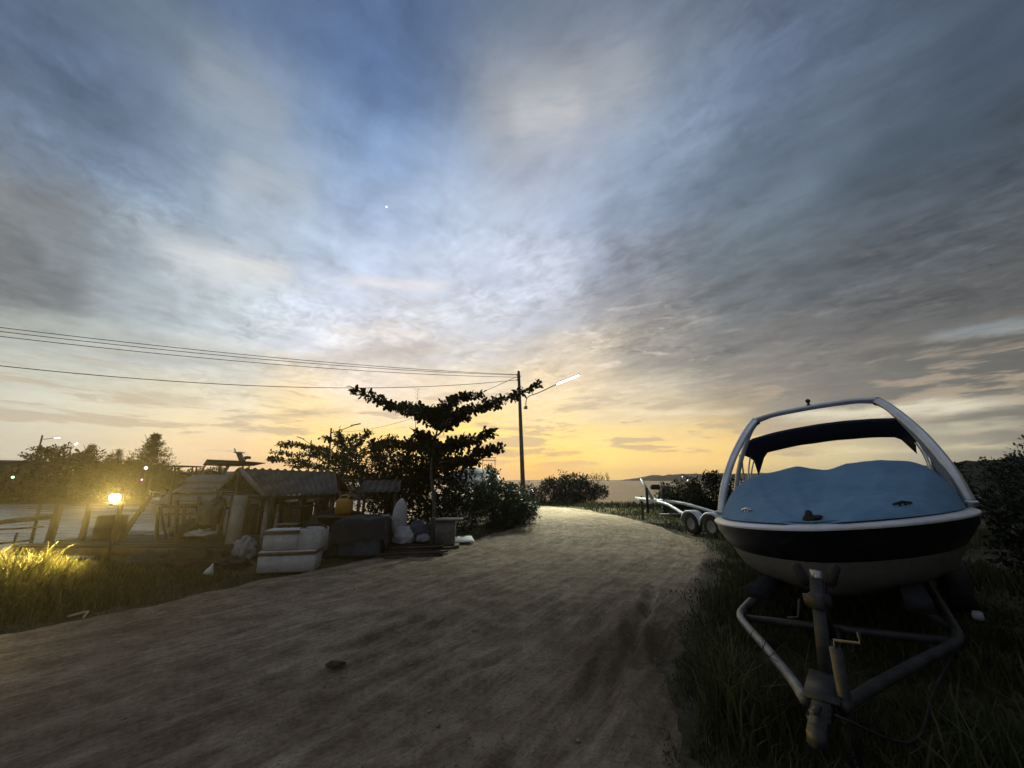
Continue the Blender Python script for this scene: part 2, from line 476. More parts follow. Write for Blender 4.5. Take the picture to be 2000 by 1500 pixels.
def soil(nt):
    p = world_pos()
    n1 = noise_tex(p, 0.45, 6.0, 0.6)
    n2 = noise_tex(p, 3.2, 6.0, 0.65)
    n3 = noise_tex(p, 26.0, 4.0, 0.7)
    # tyre-swept streaks follow the way the road bends
    x, y, z = xyz(p)
    k = X.math('MAXIMUM', y - 8.0, 0.0)
    bend = x - y * 0.66 + k * k * 0.052
    tr = noise_tex(vec(bend * 1.9, y * 0.42), 1.5, 7.0, 0.64, 1.6)
    tr2 = noise_tex(vec(bend * 8.0, y * 0.8, 4.0), 1.5, 4.0, 0.6, 0.7)
    t = tr * 0.38 + n1 * 0.40 + n2 * 0.50 + (tr2 - 0.5) * 0.26 + (n3 - 0.5) * 0.42 - 0.13
    # damp churned mud beside the right-hand verge
    ex, ey = (x - 1.25 - (y - 4.4) * 0.55) / 0.55, (y - 4.4) / 1.1
    mud = X.math('EXPONENT', (ex * ex + ey * ey) * -1.0) * smooth(n2, 0.35, 0.6)
    t = t - mud * 0.22 + smooth(y, 11.0, 19.0) * 0.10
    c = ramp(t, [(0.35, (0.108, 0.075, 0.047)), (0.46, (0.185, 0.135, 0.088)), (0.56, (0.275, 0.210, 0.142)), (0.68, (0.40, 0.322, 0.232))])
    stones = smooth(n3, 0.60, 0.72)
    n4 = noise_tex(p, 110.0, 3.0, 0.7)
    h = tr * 0.6 + tr2 * 0.34 + n2 * 0.85 + n3 * 0.40 + stones * 0.16 + n4 * 0.12
    return principled(c, 0.92, 0.0, h, 0.085, 0.15)


M['soil'] = material('dirt_road_soil', soil)


def turf(nt):
    p = world_pos()
    n1 = noise_tex(p, 0.8, 6.0, 0.6)
    n2 = noise_tex(p, 9.0, 6.0, 0.7)
    c = ramp(n1 * 0.6 + n2 * 0.5, [(0.35, (0.022, 0.022, 0.012)), (0.52, (0.050, 0.045, 0.026)), (0.66, (0.115, 0.092, 0.062))])
    return principled(c, 0.95, 0.0, n2 + n1, 0.06, 0.1)


M['turf'] = material('rough_turf', turf)


def sea(nt):
    p = world_pos()
    x, y, z = xyz(p)
    a = noise_tex(vec(x * 0.5, y * 1.0), 1.1, 4.0, 0.6, 0.4)
    b = noise_tex(vec(x * 0.06, y * 0.14), 1.0, 5.0, 0.6, 0.3)
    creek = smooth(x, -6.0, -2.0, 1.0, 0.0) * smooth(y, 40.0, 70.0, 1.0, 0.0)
    sheen_base = mix(creek, (0.04, 0.038, 0.037), (0.33, 0.318, 0.298))  # creek base made paler, bright sky reflection put into the colour
    c = mix(smooth(b, 0.3, 0.7), sheen_base, mix(0.35, sheen_base, (0.02, 0.02, 0.02)))
    return principled(c, 0.24, 0.0, (a * 0.8 + b * 3.0) * (1.0 - creek * 0.62), 0.52, 0.5, IOR=1.42)


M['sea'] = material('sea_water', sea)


def hill(nt):
    p = world_pos()
    n = noise_tex(p, 0.09, 5.0, 0.65)
    c = ramp(n, [(0.35, (0.018, 0.020, 0.012)), (0.7, (0.045, 0.043, 0.028))])
    return principled(c, 0.95, 0.0, n, 1.5, 0.05)


M['hill'] = material('wooded_slope', hill)


# ---------------------------------------------------------------- mesh builder
class MB:
    def __init__(self):
        self.v, self.f, self.n = [], [], 0

    def add(self, verts, faces):
        verts = np.asarray(verts, dtype=np.float64).reshape(-1, 3)
        o = self.n
        self.v.append(verts)
        self.n += len(verts)
        if isinstance(faces, np.ndarray):
            self.f.append(faces + o)
        else:
            by = {}
            for q in faces:
                by.setdefault(len(q), []).append(q)
            for q in by.values():
                self.f.append(np.array(q) + o)
        return self

    def box(self, c, size, rot=None, taper=1.0, bevel=0.0):
        hx, hy, hz = (q / 2 for q in size)
        b = min(bevel, hx * .9, hy * .9, hz * .9)
        pts, fs = [], []
        if b <= 0:
            for sz in (-1, 1):
                t = 1.0 if sz < 0 else taper
                for sx, sy in ((-1, -1), (1, -1), (1, 1), (-1, 1)):
                    pts.append((sx * hx * t, sy * hy * t, sz * hz))
            fs = [(3, 2, 1, 0), (4, 5, 6, 7), (0, 1, 5, 4), (1, 2, 6, 5), (2, 3, 7, 6), (3, 0, 4, 7)]
        else:
            rings = [(-hz, b), (-hz + b, 0), (hz - b, 0), (hz, b)]
            for z, ins in rings:
                t = 1 + (taper - 1) * (z + hz) / (2 * hz)
                ax, ay = (hx * t - ins), (hy * t - ins)
                c_ = b * 0.6
                for px, py in ((-ax + c_, -ay), (ax - c_, -ay), (ax, -ay + c_), (ax, ay - c_), (ax - c_, ay), (-ax + c_, ay), (-ax, ay - c_), (-ax, -ay + c_)):
                    pts.append((px, py, z))
            fs = [tuple(range(7, -1, -1)), tuple(range(24, 32))]
            for k in range(3):
                for i in range(8):
                    j = (i + 1) % 8
                    fs.append((k * 8 + i, k * 8 + j, k * 8 + 8 + j, k * 8 + 8 + i))
        P = np.array(pts)
        if rot is not None:
            P = P @ np.array(rot.to_3x3()).T
        return self.add(P + np.array(c), fs)

    def beam(self, a, b, w, h, up=(0, 0, 1)):
        a, b = Vector(a), Vector(b)
        d = b - a
        z = d.normalized()
        x = Vector(up).cross(z)
        if x.length < 1e-4:
            x = Vector((1, 0, 0)).cross(z)
        x.normalize()
        y = z.cross(x)
        m = Matrix((x, y, z)).transposed()
        return self.box((a + b) / 2, (w, h, d.length), m)

    def tube(self, pts, rad, n=8, cap=True, flat=None):
        pts = [Vector(p) for p in pts]
        m = len(pts)
        rad = list(rad) if isinstance(rad, list) else [rad] * m
        t0 = (pts[1] - pts[0]).normalized()
        x = t0.orthogonal().normalized() if flat is None else (Vector(flat) - t0 * Vector(flat).dot(t0)).normalized()
        V_, F_ = [], []
        for i, p in enumerate(pts):
            t = (pts[min(i + 1, m - 1)] - pts[max(i - 1, 0)]).normalized()
            x = (x - t * x.dot(t)).normalized()
            y = t.cross(x)
            r = rad[i]
            rx, ry = (r if isinstance(r, tuple) else (r, r))
            for k in range(n):
                a = 2 * math.pi * k / n
                V_.append(p + x * (math.cos(a) * rx) + y * (math.sin(a) * ry))
        for i in range(m - 1):
            for k in range(n):
                j = (k + 1) % n
                F_.append((i * n + k, i * n + j, (i + 1) * n + j, (i + 1) * n + k))
        if cap:
            F_.append(tuple(range(n - 1, -1, -1)))
            F_.append(tuple(range((m - 1) * n, m * n)))
        return self.add([tuple(q) for q in V_], F_)

    def lathe(self, prof, c=(0, 0, 0), n=20, rot=None, wob=None, cap=True):
        V_, F_ = [], []
        for i, (r, z) in enumerate(prof):
            for k in range(n):
                a = 2 * math.pi * k / n
                w = 1.0 if wob is None else wob(a, i)
                V_.append((r * w * math.cos(a), r * w * math.sin(a), z))
        for i in range(len(prof) - 1):
            for k in range(n):
                j = (k + 1) % n
                F_.append((i * n + k, i * n + j, (i + 1) * n + j, (i + 1) * n + k))
        if cap and prof[0][0] > 1e-5:
            F_.append(tuple(range(n - 1, -1, -1)))
        if cap and prof[-1][0] > 1e-5:
            F_.append(tuple(range((len(prof) - 1) * n, len(prof) * n)))
        P = np.array(V_)
        if rot is not None:
            P = P @ np.array(rot.to_3x3()).T
        return self.add(P + np.array(c), F_)

    def grid(self, P):
        """P: array rows x cols x 3"""
        a, b = P.shape[:2]
        i = np.arange(a * b).reshape(a, b)
        F_ = np.stack([i[:-1, :-1], i[:-1, 1:], i[1:, 1:], i[1:, :-1]], -1).reshape(-1, 4)
        return self.add(P.reshape(-1, 3), F_)

    def build(self, name, mat, parent=None, smooth_=False, origin=None):
        V_ = np.concatenate(self.v) if self.v else np.zeros((0, 3))
        off = np.zeros(3)
        if parent is not None:
            o = parent
            while o is not None:
                off += np.array(o.location)
                o = o.parent
        else:
            off = np.array(origin) if origin is not None else np.array([(V_[:, 0].min() + V_[:, 0].max()) / 2, (V_[:, 1].min() + V_[:, 1].max()) / 2, V_[:, 2].min()])
        V_ = V_ - off
        me = bpy.data.meshes.new(name)
        me.vertices.add(len(V_))
        me.vertices.foreach_set('co', V_.astype(np.float32).ravel())
        tot = np.concatenate([np.full(len(q), q.shape[1]) for q in self.f])
        loops = np.concatenate([q.ravel() for q in self.f])
        me.loops.add(len(loops))
        me.loops.foreach_set('vertex_index', loops.astype(np.int32))
        me.polygons.add(len(tot))
        me.polygons.foreach_set('loop_start', np.concatenate([[0], np.cumsum(tot)[:-1]]).astype(np.int32))
        me.polygons.foreach_set('loop_total', tot.astype(np.int32))
        if smooth_:
            me.polygons.foreach_set('use_smooth', np.ones(len(tot), dtype=bool))
        me.update(calc_edges=True)
        me.validate()
        me.materials.append(M[mat] if isinstance(mat, str) else mat)
        ob = bpy.data.objects.new(name, me)
        COL.objects.link(ob)
        if parent is not None:
            ob.parent = parent
        else:
            ob.location = off
        return ob


def tag(o, label=None, cat=None, group=None, kind=None):
    for k, q in (('label', label), ('category', cat), ('group', group), ('kind', kind)):
        if q:
            o[k] = q
    return o


def thing(name, loc, label, cat, group=None):
    o = bpy.data.objects.new(name, None)
    o.empty_display_size = 0.2
    COL.objects.link(o)
    o.location = loc
    return tag(o, label, cat, group)


def copy_thing(o, loc=None, rz=None, scale=None, label=None, parent=None):
    c = o.copy()
    COL.objects.link(c)
    if parent is not None:
        c.parent = parent
    if loc is not None:
        c.location = loc
    if rz is not None:
        c.rotation_euler = (0, 0, rz)
    if scale is not None:
        c.scale = (scale,) * 3 if isinstance(scale, (int, float)) else scale
    if label:
        c['label'] = label
    for ch in list(o.children):
        copy_thing(ch, parent=c)
    return c


def interp(pts, n):
    """Catmull-Rom through pts."""
    P = [Vector(p) for p in pts]
    if len(P) == 2:
        return [P[0].lerp(P[1], i / (n - 1)) for i in range(n)]
    P = [P[0] * 2 - P[1]] + P + [P[-1] * 2 - P[-2]]
    out = []
    seg = len(P) - 3
    for i in range(n):
        t = i / (n - 1) * seg
        k = min(int(t), seg - 1)
        t -= k
        a, b, c, d = P[k:k + 4]
        out.append(0.5 * ((2 * b) + (c - a) * t + (2 * a - 5 * b + 4 * c - d) * t * t + (3 * b - a - 3 * c + d) * t ** 3))
    return out


# leaf templates: x along the leaf, y across, z up
LEAF_BIG = (np.array([(0, 0, 0), (.38, .16, .03), (.74, .27, .02), (.95, .12, -.03), (1.02, 0, -.06), (.95, -.12, -.03), (.74, -.27, .02), (.38, -.16, .03), (.6, 0, -.045)]),
            np.array([(8, 0, 1), (8, 1, 2), (8, 2, 3), (8, 3, 4), (8, 4, 5), (8, 5, 6), (8, 6, 7), (8, 7, 0)]))
LEAF_SMALL = (np.array([(0, 0, 0), (.5, .26, .05), (1, 0, -.05), (.5, -.26, .05)]), np.array([(0, 1, 2), (0, 2, 3)]))
LEAF_NEEDLE = (np.array([(0, 0, 0), (.5, .05, .0), (1, 0, -.1), (.5, -.05, 0)]), np.array([(0, 1, 2), (0, 2, 3)]))


def leaves(mb, C, D, size, tmpl, up=None):
    """C centres (n,3), D directions (n,3), size (n)."""
    C, D = np.asarray(C), np.asarray(D)
    n = len(C)
    D = D / np.maximum(np.linalg.norm(D, axis=1, keepdims=True), 1e-6)
    U = np.tile(np.array([0, 0, 1.0]), (n, 1)) + rng.normal(0, 0.35, (n, 3)) if up is None else up
    Y = np.cross(U, D)
    Y /= np.maximum(np.linalg.norm(Y, axis=1, keepdims=True), 1e-6)
    Z = np.cross(D, Y)
    T, F_ = tmpl
    s = np.asarray(size).reshape(n, 1, 1)
    V_ = (T[None, :, 0:1] * D[:, None, :] + T[None, :, 1:2] * Y[:, None, :] + T[None, :, 2:3] * Z[:, None, :]) * s + C[:, None, :]
    k = len(T)
    FF = (F_[None] + (np.arange(n) * k)[:, None, None]).reshape(-1, F_.shape[1])
    mb.add(V_.reshape(-1, 3), FF)


def unit(n):
    d = rng.normal(0, 1, (n, 3))
    return d / np.linalg.norm(d, axis=1, keepdims=True)


def clump_points(center, rad, n_clumps, per, clump_r, shell=0.55):
    """leaf positions in clumps spread through an ellipsoid"""
    d = unit(n_clumps)
    r = rng.uniform(shell, 1.0, n_clumps) ** 0.6
    r = r * (0.80 + 0.42 * rng.uniform(0, 1, n_clumps) ** 2.2)
    cc = d * r[:, None] * np.array(rad) + np.array(center)
    k = rng.integers(int(per * .6), int(per * 1.4) + 1, n_clumps)
    idx = np.repeat(np.arange(n_clumps), k)
    off = unit(len(idx)) * (rng.uniform(0, 1, len(idx)) ** 0.45 * clump_r)[:, None]
    return cc[idx] + off, off, cc

# ---------------------------------------------------------------- the lie of the land
def sdist(px, py, poly):
    """Distance to a closed outline, positive inside."""
    P = np.array(poly, float)
    Q = np.roll(P, -1, 0)
    best = np.full(px.shape, 1e9)
    inside = np.zeros(px.shape, bool)
    for (ax, ay), (bx, by) in zip(P, Q):
        ex, ey = bx - ax, by - ay
        t = np.clip(((px - ax) * ex + (py - ay) * ey) / (ex * ex + ey * ey), 0, 1)
        best = np.minimum(best, np.hypot(px - ax - t * ex, py - ay - t * ey))
        if ay != by:
            cond = ((ay > py) != (by > py)) & (px < (bx - ax) * (py - ay) / (by - ay) + ax)
            inside ^= cond
    return np.where(inside, best, -best)


def fbm(x, y, sc, oct_=4, seed=0):
    """Cheap value noise on arrays."""
    out = np.zeros(x.shape)
    a = 1.0
    for o in range(oct_):
        g = np.random.default_rng(seed + o).uniform(-1, 1, (64, 64))
        X_, Y_ = x * sc, y * sc
        xi, yi = np.floor(X_).astype(int), np.floor(Y_).astype(int)
        fx, fy = X_ - xi, Y_ - yi
        fx, fy = fx * fx * (3 - 2 * fx), fy * fy * (3 - 2 * fy)
        q = lambda i, j: g[(xi + i) % 64, (yi + j) % 64]
        out += a * ((q(0, 0) * (1 - fx) + q(1, 0) * fx) * (1 - fy) + (q(0, 1) * (1 - fx) + q(1, 1) * fx) * fy)
        a *= 0.5
        sc *= 2.07
    return out


LAND = [(-120, -60), (120, -60), (140, 45), (60, 37), (30, 29), (19, 26.5), (13, 26), (9, 27.5), (6, 29.5), (3, 31.5), (-3, 33), (-5.2, 26),
        (-4.9, 20), (-5.0, 15), (-6.0, 12), (-8.0, 10.4), (-11, 9.7), (-16, 8.4), (-30, 5), (-60, -4), (-120, -20)]
LEFT = [(-9.5, -7), (-7.2, 0), (-5.5, 4.4), (-4.9, 5.5), (-4.3, 6.6), (-3.5, 8.2), (-2.0, 10.3), (-0.6, 12.6), (0.55, 16.2), (1.0, 20), (0.75, 24.5), (-2.2, 28.0)]
RIGHT = [(0.2, -7), (0.5, 0), (0.92, 2.9), (1.30, 3.8), (1.95, 4.9), (2.95, 6.5), (4.05, 8.3), (5.1, 10.8), (5.3, 14.1), (4.75, 18.9), (3.0, 24.0), (-1.0, 29.5)]


def land_z(x, y):
    d = sdist(x, y, LAND)
    k = np.clip((d + 0.9) / 1.9, 0, 1)
    k = k * k * (3 - 2 * k)
    z = -1.9 + 1.9 * k
    z = z + 0.05 * fbm(x, y, 0.35, 4, 3) * k
    return z - np.clip(-d - 1, 0, 30) * 0.05


def road_pts(n):
    l = [Vector((a, b, 0)) for a, b in LEFT]
    r = [Vector((a, b, 0)) for a, b in RIGHT]
    return np.array([list(p) for p in interp(l, n)]), np.array([list(p) for p in interp(r, n)])


ROAD_POLY = [tuple(p[:2]) for p in road_pts(60)[0]] + [tuple(p[:2]) for p in road_pts(60)[1][::-1]]

gx = np.unique(np.concatenate([np.linspace(-120, -24, 30), np.arange(-24, 24, 0.4), np.linspace(24, 140, 40)]))
gy = np.unique(np.concatenate([np.linspace(-60, -8, 14), np.arange(-8, 36, 0.4), np.linspace(36, 60, 20)]))
GX, GY = np.meshgrid(gx, gy, indexing='ij')
GZ = land_z(GX, GY)
rd = sdist(GX, GY, ROAD_POLY)
GZ = np.where(rd > -0.3, np.minimum(GZ, 0.0) - 0.14 * np.clip((rd + 0.3) / 0.7, 0, 1), GZ)
mb = MB(); mb.grid(np.stack([GX, GY, GZ], -1))
tag(mb.build('ground', 'turf', smooth_=True), 'rough grassy ground along the water', kind='structure')

# road: a sheet that follows both verges, with wheel ruts pressed into it
NL, NW = 620, 170
l, r = road_pts(NL)
t = np.linspace(-0.03, 1.03, NW)
RX = l[:, None, 0] * (1 - t) + r[:, None, 0] * t
RY = l[:, None, 1] * (1 - t) + r[:, None, 1] * t
edge = np.minimum(t, 1 - t)
wob = 0.25 * fbm(RX, RY, 0.9, 4, 40)
RX = RX + wob * np.clip(0.12 - edge, 0, .12) / .12
acr = RX - 0.66 * RY + 0.052 * np.maximum(RY - 8, 0) ** 2
rut = 0.010 * fbm(acr * 2.6, RY * 0.22, 1.0, 3, 11) + 0.007 * fbm(acr * 7.0, RY * 0.5, 1.0, 3, 17) + 0.020 * fbm(RX, RY, 0.9, 4, 19) + 0.007 * fbm(RX, RY, 6.0, 3, 23)
# deep wheel marks by the right-hand verge
for cx, cy, ang, w, dep in [(1.02, 4.15, 26, .06, .085), (1.25, 4.5, 22, .065, .090), (1.52, 5.0, 32, .055, .075), (0.80, 3.95, 30, .055, .06), (1.1, 5.2, 34, .07, .06), (1.9, 5.9, 30, .06, .05), (-0.6, 3.6, 52, .06, .03), (-1.2, 4.6, 58, .07, .03), (0.4, 5.6, 40, .08, .03)]:
    ca_, sa_ = math.cos(R(ang)), math.sin(R(ang))
    u_ = (RX - cx) * sa_ + (RY - cy) * ca_
    w_ = (RX - cx) * ca_ - (RY - cy) * sa_ + 0.05 * np.sin(u_ * 2.2)
    rut -= dep * np.exp(-(w_ / w) ** 2) * np.exp(-(u_ / 0.75) ** 4)
    rut += dep * 0.5 * np.exp(-((np.abs(w_) - 2 * w) / (w * .8)) ** 2) * np.exp(-(u_ / 0.75) ** 4)
RZ = 0.012 + rut - 0.10 * np.clip(0.035 - edge, 0, .1) / .035
mb = MB(); mb.grid(np.stack([RX, RY, RZ], -1)[:, ::-1])
tag(mb.build('dirt_road', 'soil', smooth_=True), 'rutted sandy dirt road', kind='structure')

mb = MB()
mb.grid(np.stack(np.meshgrid([-4000, -300, 300, 4000], [-100, 200, 1500, 7000], indexing='ij') + [np.full((4, 4), -1.0)], -1)[:, ::-1])
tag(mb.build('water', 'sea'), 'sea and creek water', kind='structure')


def hump(name, xs, y0, y1, top, mat, base=-1.2, bump=0.0, sc=0.1, seed=0, label=None, nx=160, ny=14):
    """A long ridge: xs (x0, x1), depth y0..y1, top(f) height along it."""
    u_ = np.linspace(0, 1, nx)
    w_ = np.linspace(0, 1, ny)
    U, W = np.meshgrid(u_, w_, indexing='ij')
    x = xs[0] + (xs[1] - xs[0]) * U
    y = y0 + (y1 - y0) * W
    prof = np.sin(np.clip(W * 1.0, 0, 1) * math.pi) ** 0.6
    h = np.vectorize(top)(U)
    z = base + (h - base) * prof + bump * fbm(x, y, sc, 4, seed) * prof
    m = MB(); m.grid(np.stack([x, y, z], -1)[:, ::-1])
    return tag(m.build(name, mat, smooth_=False), label, kind='structure')


def up(f, pts):
    return float(np.interp(f, [p[0] for p in pts], [p[1] for p in pts]))


hump('headland', (340, 1400), 880, 1300, lambda f: up(f, [(0, -1), (.025, 7), (.06, 12), (.12, 15), (.2, 16), (1, 22)]), 'hill', bump=3.5, sc=0.08, seed=5, label='low wooded headland far across the sea', nx=500)
hump('far_bank', (-170, -19), 44, 75, lambda f: up(f, [(0, 1.8), (.5, 1.6), (.8, 1.2), (.95, .6), (1, -1.1)]), 'hill', base=-1.4, bump=0.4, sc=0.3, seed=9, label='dark far bank of the creek', nx=200)
hump('hills', (84, 520), 62, 140, lambda f: up(f, [(0, -1), (.02, 2.6), (.05, 4.4), (.1, 6.5), (.3, 12), (1, 22)]), 'hill', base=-1.2, bump=1.5, sc=0.22, seed=12, label='dark wooded hill at the right', nx=220)
hump('far_shore', (-420, -40), 420, 620, lambda f: up(f, [(0, 12), (.4, 9), (.7, 7), (.9, 5), (1, -1)]), 'hill', bump=2.5, sc=0.06, seed=15, label='distant shore beyond the creek mouth', nx=260)


# ---------------------------------------------------------------- grass
def gz(x, y):
    return land_z(x, y)


def grass_patch(mb, n, box, hrange, wid, dens=None, hscale=None):
    x = rng.uniform(box[0], box[1], n)
    y = rng.uniform(box[2], box[3], n)
    rdist = sdist(x, y, ROAD_POLY)
    spill = np.exp(-np.maximum(rdist, 0) / 0.24) * 0.55 * (fbm(x, y, 3.0, 3, 77) > -0.1)
    keep = ((rdist < -0.10 + 0.34 * fbm(x, y, 1.5, 4, 51)) | (rng.uniform(0, 1, n) < spill)) & (rdist < 0.7) & (sdist(x, y, LAND) > -0.3)
    if dens is not None:
        keep &= rng.uniform(0, 1, n) < dens(x, y)
    x, y = x[keep], y[keep]
    if len(x) == 0:
        return
    n = len(x)
    bare = fbm(x, y, 1.3, 3, 83)
    tall = 0.72 + 0.75 * fbm(x, y, 1.1, 4, 61)
    h = rng.uniform(hrange[0], hrange[1], n) * np.clip(tall, 0.25, 1.6)
    if hscale is not None:
        h *= hscale(x, y)
    inside = sdist(x, y, ROAD_POLY) > -0.02
    h = np.where(inside, h * 0.55, h)
    edge_ = np.clip(0.15 - sdist(x, y, ROAD_POLY) / 0.5, 0.25, 1)
    h *= edge_
    a = rng.uniform(0, 2 * math.pi, n)
    lean = rng.uniform(0.15, 0.75, n)
    b = rng.uniform(0, 2 * math.pi, n)
    w = wid * rng.uniform(0.6, 1.4, n)
    base = np.stack([x, y, gz(x, y) - 0.02], -1)
    sx = np.stack([np.cos(a), np.sin(a), np.zeros(n)], -1) * w[:, None]
    ld = np.stack([np.cos(b), np.sin(b), np.zeros(n)], -1)
    up_ = np.array([0, 0, 1.0])
    mid = base + up_ * (h * 0.6)[:, None] + ld * (h * lean * 0.25)[:, None]
    tip = base + up_ * (h * (1 - 0.25 * lean))[:, None] + ld * (h * lean)[:, None]
    V_ = np.stack([base - sx, base + sx, mid + sx * 0.75, mid - sx * 0.75, tip], 1).reshape(-1, 3)
    i = (np.arange(n) * 5)[:, None]
    F_ = np.concatenate([i + np.array([0, 1, 2]), i + np.array([0, 2, 3]), i + np.array([3, 2, 4])])
    mb.add(V_, F_)


gr = MB()
# right-hand verge round the trailer, dense near the lens
grass_patch(gr, 26000, (0.7, 3.2, 2.0, 5.0), (0.06, 0.26), 0.0040)
grass_patch(gr, 16000, (1.2, 6.5, 4.2, 10.0), (0.10, 0.34), 0.007)
grass_patch(gr, 16000, (3.0, 9.0, 2.0, 9.0), (0.10, 0.40), 0.008)
grass_patch(gr, 16000, (3.5, 14.0, 9.5, 19.0), (0.12, 0.34), 0.012)
grass_patch(gr, 14000, (-2.0, 16.0, 18.5, 33.0), (0.14, 0.42), 0.020)
# left-hand verge: long grass by the lamp, thinner towards the rubbish
grass_patch(gr, 15000, (0.6, 2.6, 1.9, 5.2), (0.025, 0.09), 0.0035, lambda x, y: np.exp(-((sdist(x, y, ROAD_POLY) + .15) / .35) ** 2))
grass_patch(gr, 9000, (-6.5, -3.2, 3.8, 9.0), (0.03, 0.10), 0.005, lambda x, y: np.exp(-((sdist(x, y, ROAD_POLY) + .15) / .45) ** 2))
# rank weeds round the trailer tongue
grass_patch(gr, 2600, (1.35, 2.1, 2.75, 4.3), (0.25, 0.62), 0.006, lambda x, y: np.clip(fbm(x, y, 2.6, 3, 91) * 1.6, 0, 1))
grass_patch(gr, 1800, (2.0, 4.2, 1.6, 3.2), (0.2, 0.6), 0.006, lambda x, y: np.clip(fbm(x, y, 2.2, 3, 93) * 1.4, 0, 1))
grass_patch(gr, 2500, (2.2, 4.4, 5.0, 9.0), (0.3, 0.75), 0.007, lambda x, y: np.clip(fbm(x, y, 1.5, 3, 95) * 1.4, 0, 1))
tallL = lambda x, y: np.clip(1.15 - (x + 7.0) * 0.42, 0.12, 1.3) * np.clip((8.3 - y) / 1.6, 0.16, 1.0)
grass_patch(gr, 30000, (-12.5, -4.4, 4.2, 8.6), (0.20, 0.66), 0.008, lambda x, y: np.clip(1.15 - (x + 6.4) * 0.38, 0.10, 1), tallL)
grass_patch(gr, 9000, (-10.5, -4.2, 8.2, 10.6), (0.04, 0.14), 0.007, lambda x, y: np.where(x < -5, 0.5, 0.12))
grass_patch(gr, 9000, (-22, -8, 0.5, 7.6), (0.2, 0.5), 0.010, None, lambda x, y: np.clip((8.3 - y) / 1.6, 0.25, 1.0))
grass_patch(gr, 5000, (-3.2, 1.4, 9.0, 18.0), (0.05, 0.22), 0.008)
tag(gr.build('grass', 'grass', origin=(0, 0, 0)), 'long rough grass on both verges', 'grass', kind='stuff')


# ---------------------------------------------------------------- trees and bushes
def almond(name, label, trunk, branches, leaf, per_m, spread, seed=0, group=None, mat='leaf_almond', trunk_r=(0.055, 0.02), side=0.0, extra=None):
    """Sea almond: bare trunk, flat tiers of branches set with large leaves in rosettes."""
    root = thing(name, trunk[0], label, 'tree', group)
    tb = MB()
    tp = interp(trunk, 14)
    tb.tube(tp, list(np.linspace(trunk_r[0], trunk_r[1], 14)), 9)
    tb.build('trunk', 'bark', root, True)
    bb, lb = MB(), MB()
    for br in branches:
        w = 1.0
        if isinstance(br, tuple):
            br, w = br
        p = interp(br, 16)
        bb.tube(p, list(np.linspace(0.028 * w, 0.007, 16)), 6)
        rods = [p]
        if side:
            for k in range(3, 15):
                for sgn in (-1, 1):
                    if rng.uniform() < 0.62:
                        t_ = (p[min(k + 1, 15)] - p[k - 1]).normalized()
                        d_ = Vector((-t_.y, t_.x, 0)).normalized() * sgn + t_ * 0.8 + Vector((0, 0, rng.uniform(-.05, .28)))
                        L_ = side * rng.uniform(0.4, 1.0) * (1 - 0.55 * k / 15)
                        q = [p[k], p[k] + d_ * L_ * 0.5, p[k] + d_ * L_ + Vector((0, 0, 0.06 * L_))]
                        q = interp(q, 6)
                        bb.tube(q, list(np.linspace(0.010, 0.004, 6)), 5)
                        rods.append(q)
        for q in rods:
            L_ = sum((q[i + 1] - q[i]).length for i in range(len(q) - 1))
            n = max(6, int(per_m * L_))
            tt = np.sort(rng.uniform(0.06, 1.0, n)) * (len(q) - 1)
            i = np.minimum(tt.astype(int), len(q) - 2)
            f_ = (tt - i)[:, None]
            A = np.array([list(v) for v in q])
            c = A[i] * (1 - f_) + A[i + 1] * f_
            tn = A[i + 1] - A[i]
            tn /= np.linalg.norm(tn, axis=1, keepdims=True)
            d = unit(n) + tn * 0.55 + np.array([0, 0, -0.10])
            thick = spread * (1.15 - 0.55 * tt / (len(q) - 1))[:, None]
            off = unit(n) * rng.uniform(0, 1, (n, 1)) * thick
            off[:, 2] *= 0.8
            leaves(lb, c + off, d + off * 2.0, leaf * rng.uniform(0.6, 1.15, n), LEAF_BIG)
    if extra:
        for c, rad, nc, per, cr in extra:
            pts, off, cc = clump_points(c, rad, nc, per, cr)
            leaves(lb, pts, off * 2 / cr + unit(len(pts)) * 0.8, leaf * rng.uniform(0.55, 1.1, len(pts)), LEAF_BIG)
            for q in cc[::3]:
                bb.tube([Vector(trunk[-1]) * 0.5 + Vector(trunk[0]) * 0.5, Vector(q)], [0.018, 0.005], 5)
    bb.build('branches', 'bark', root, True)
    lb.build('crown', mat, root, True)
    return root


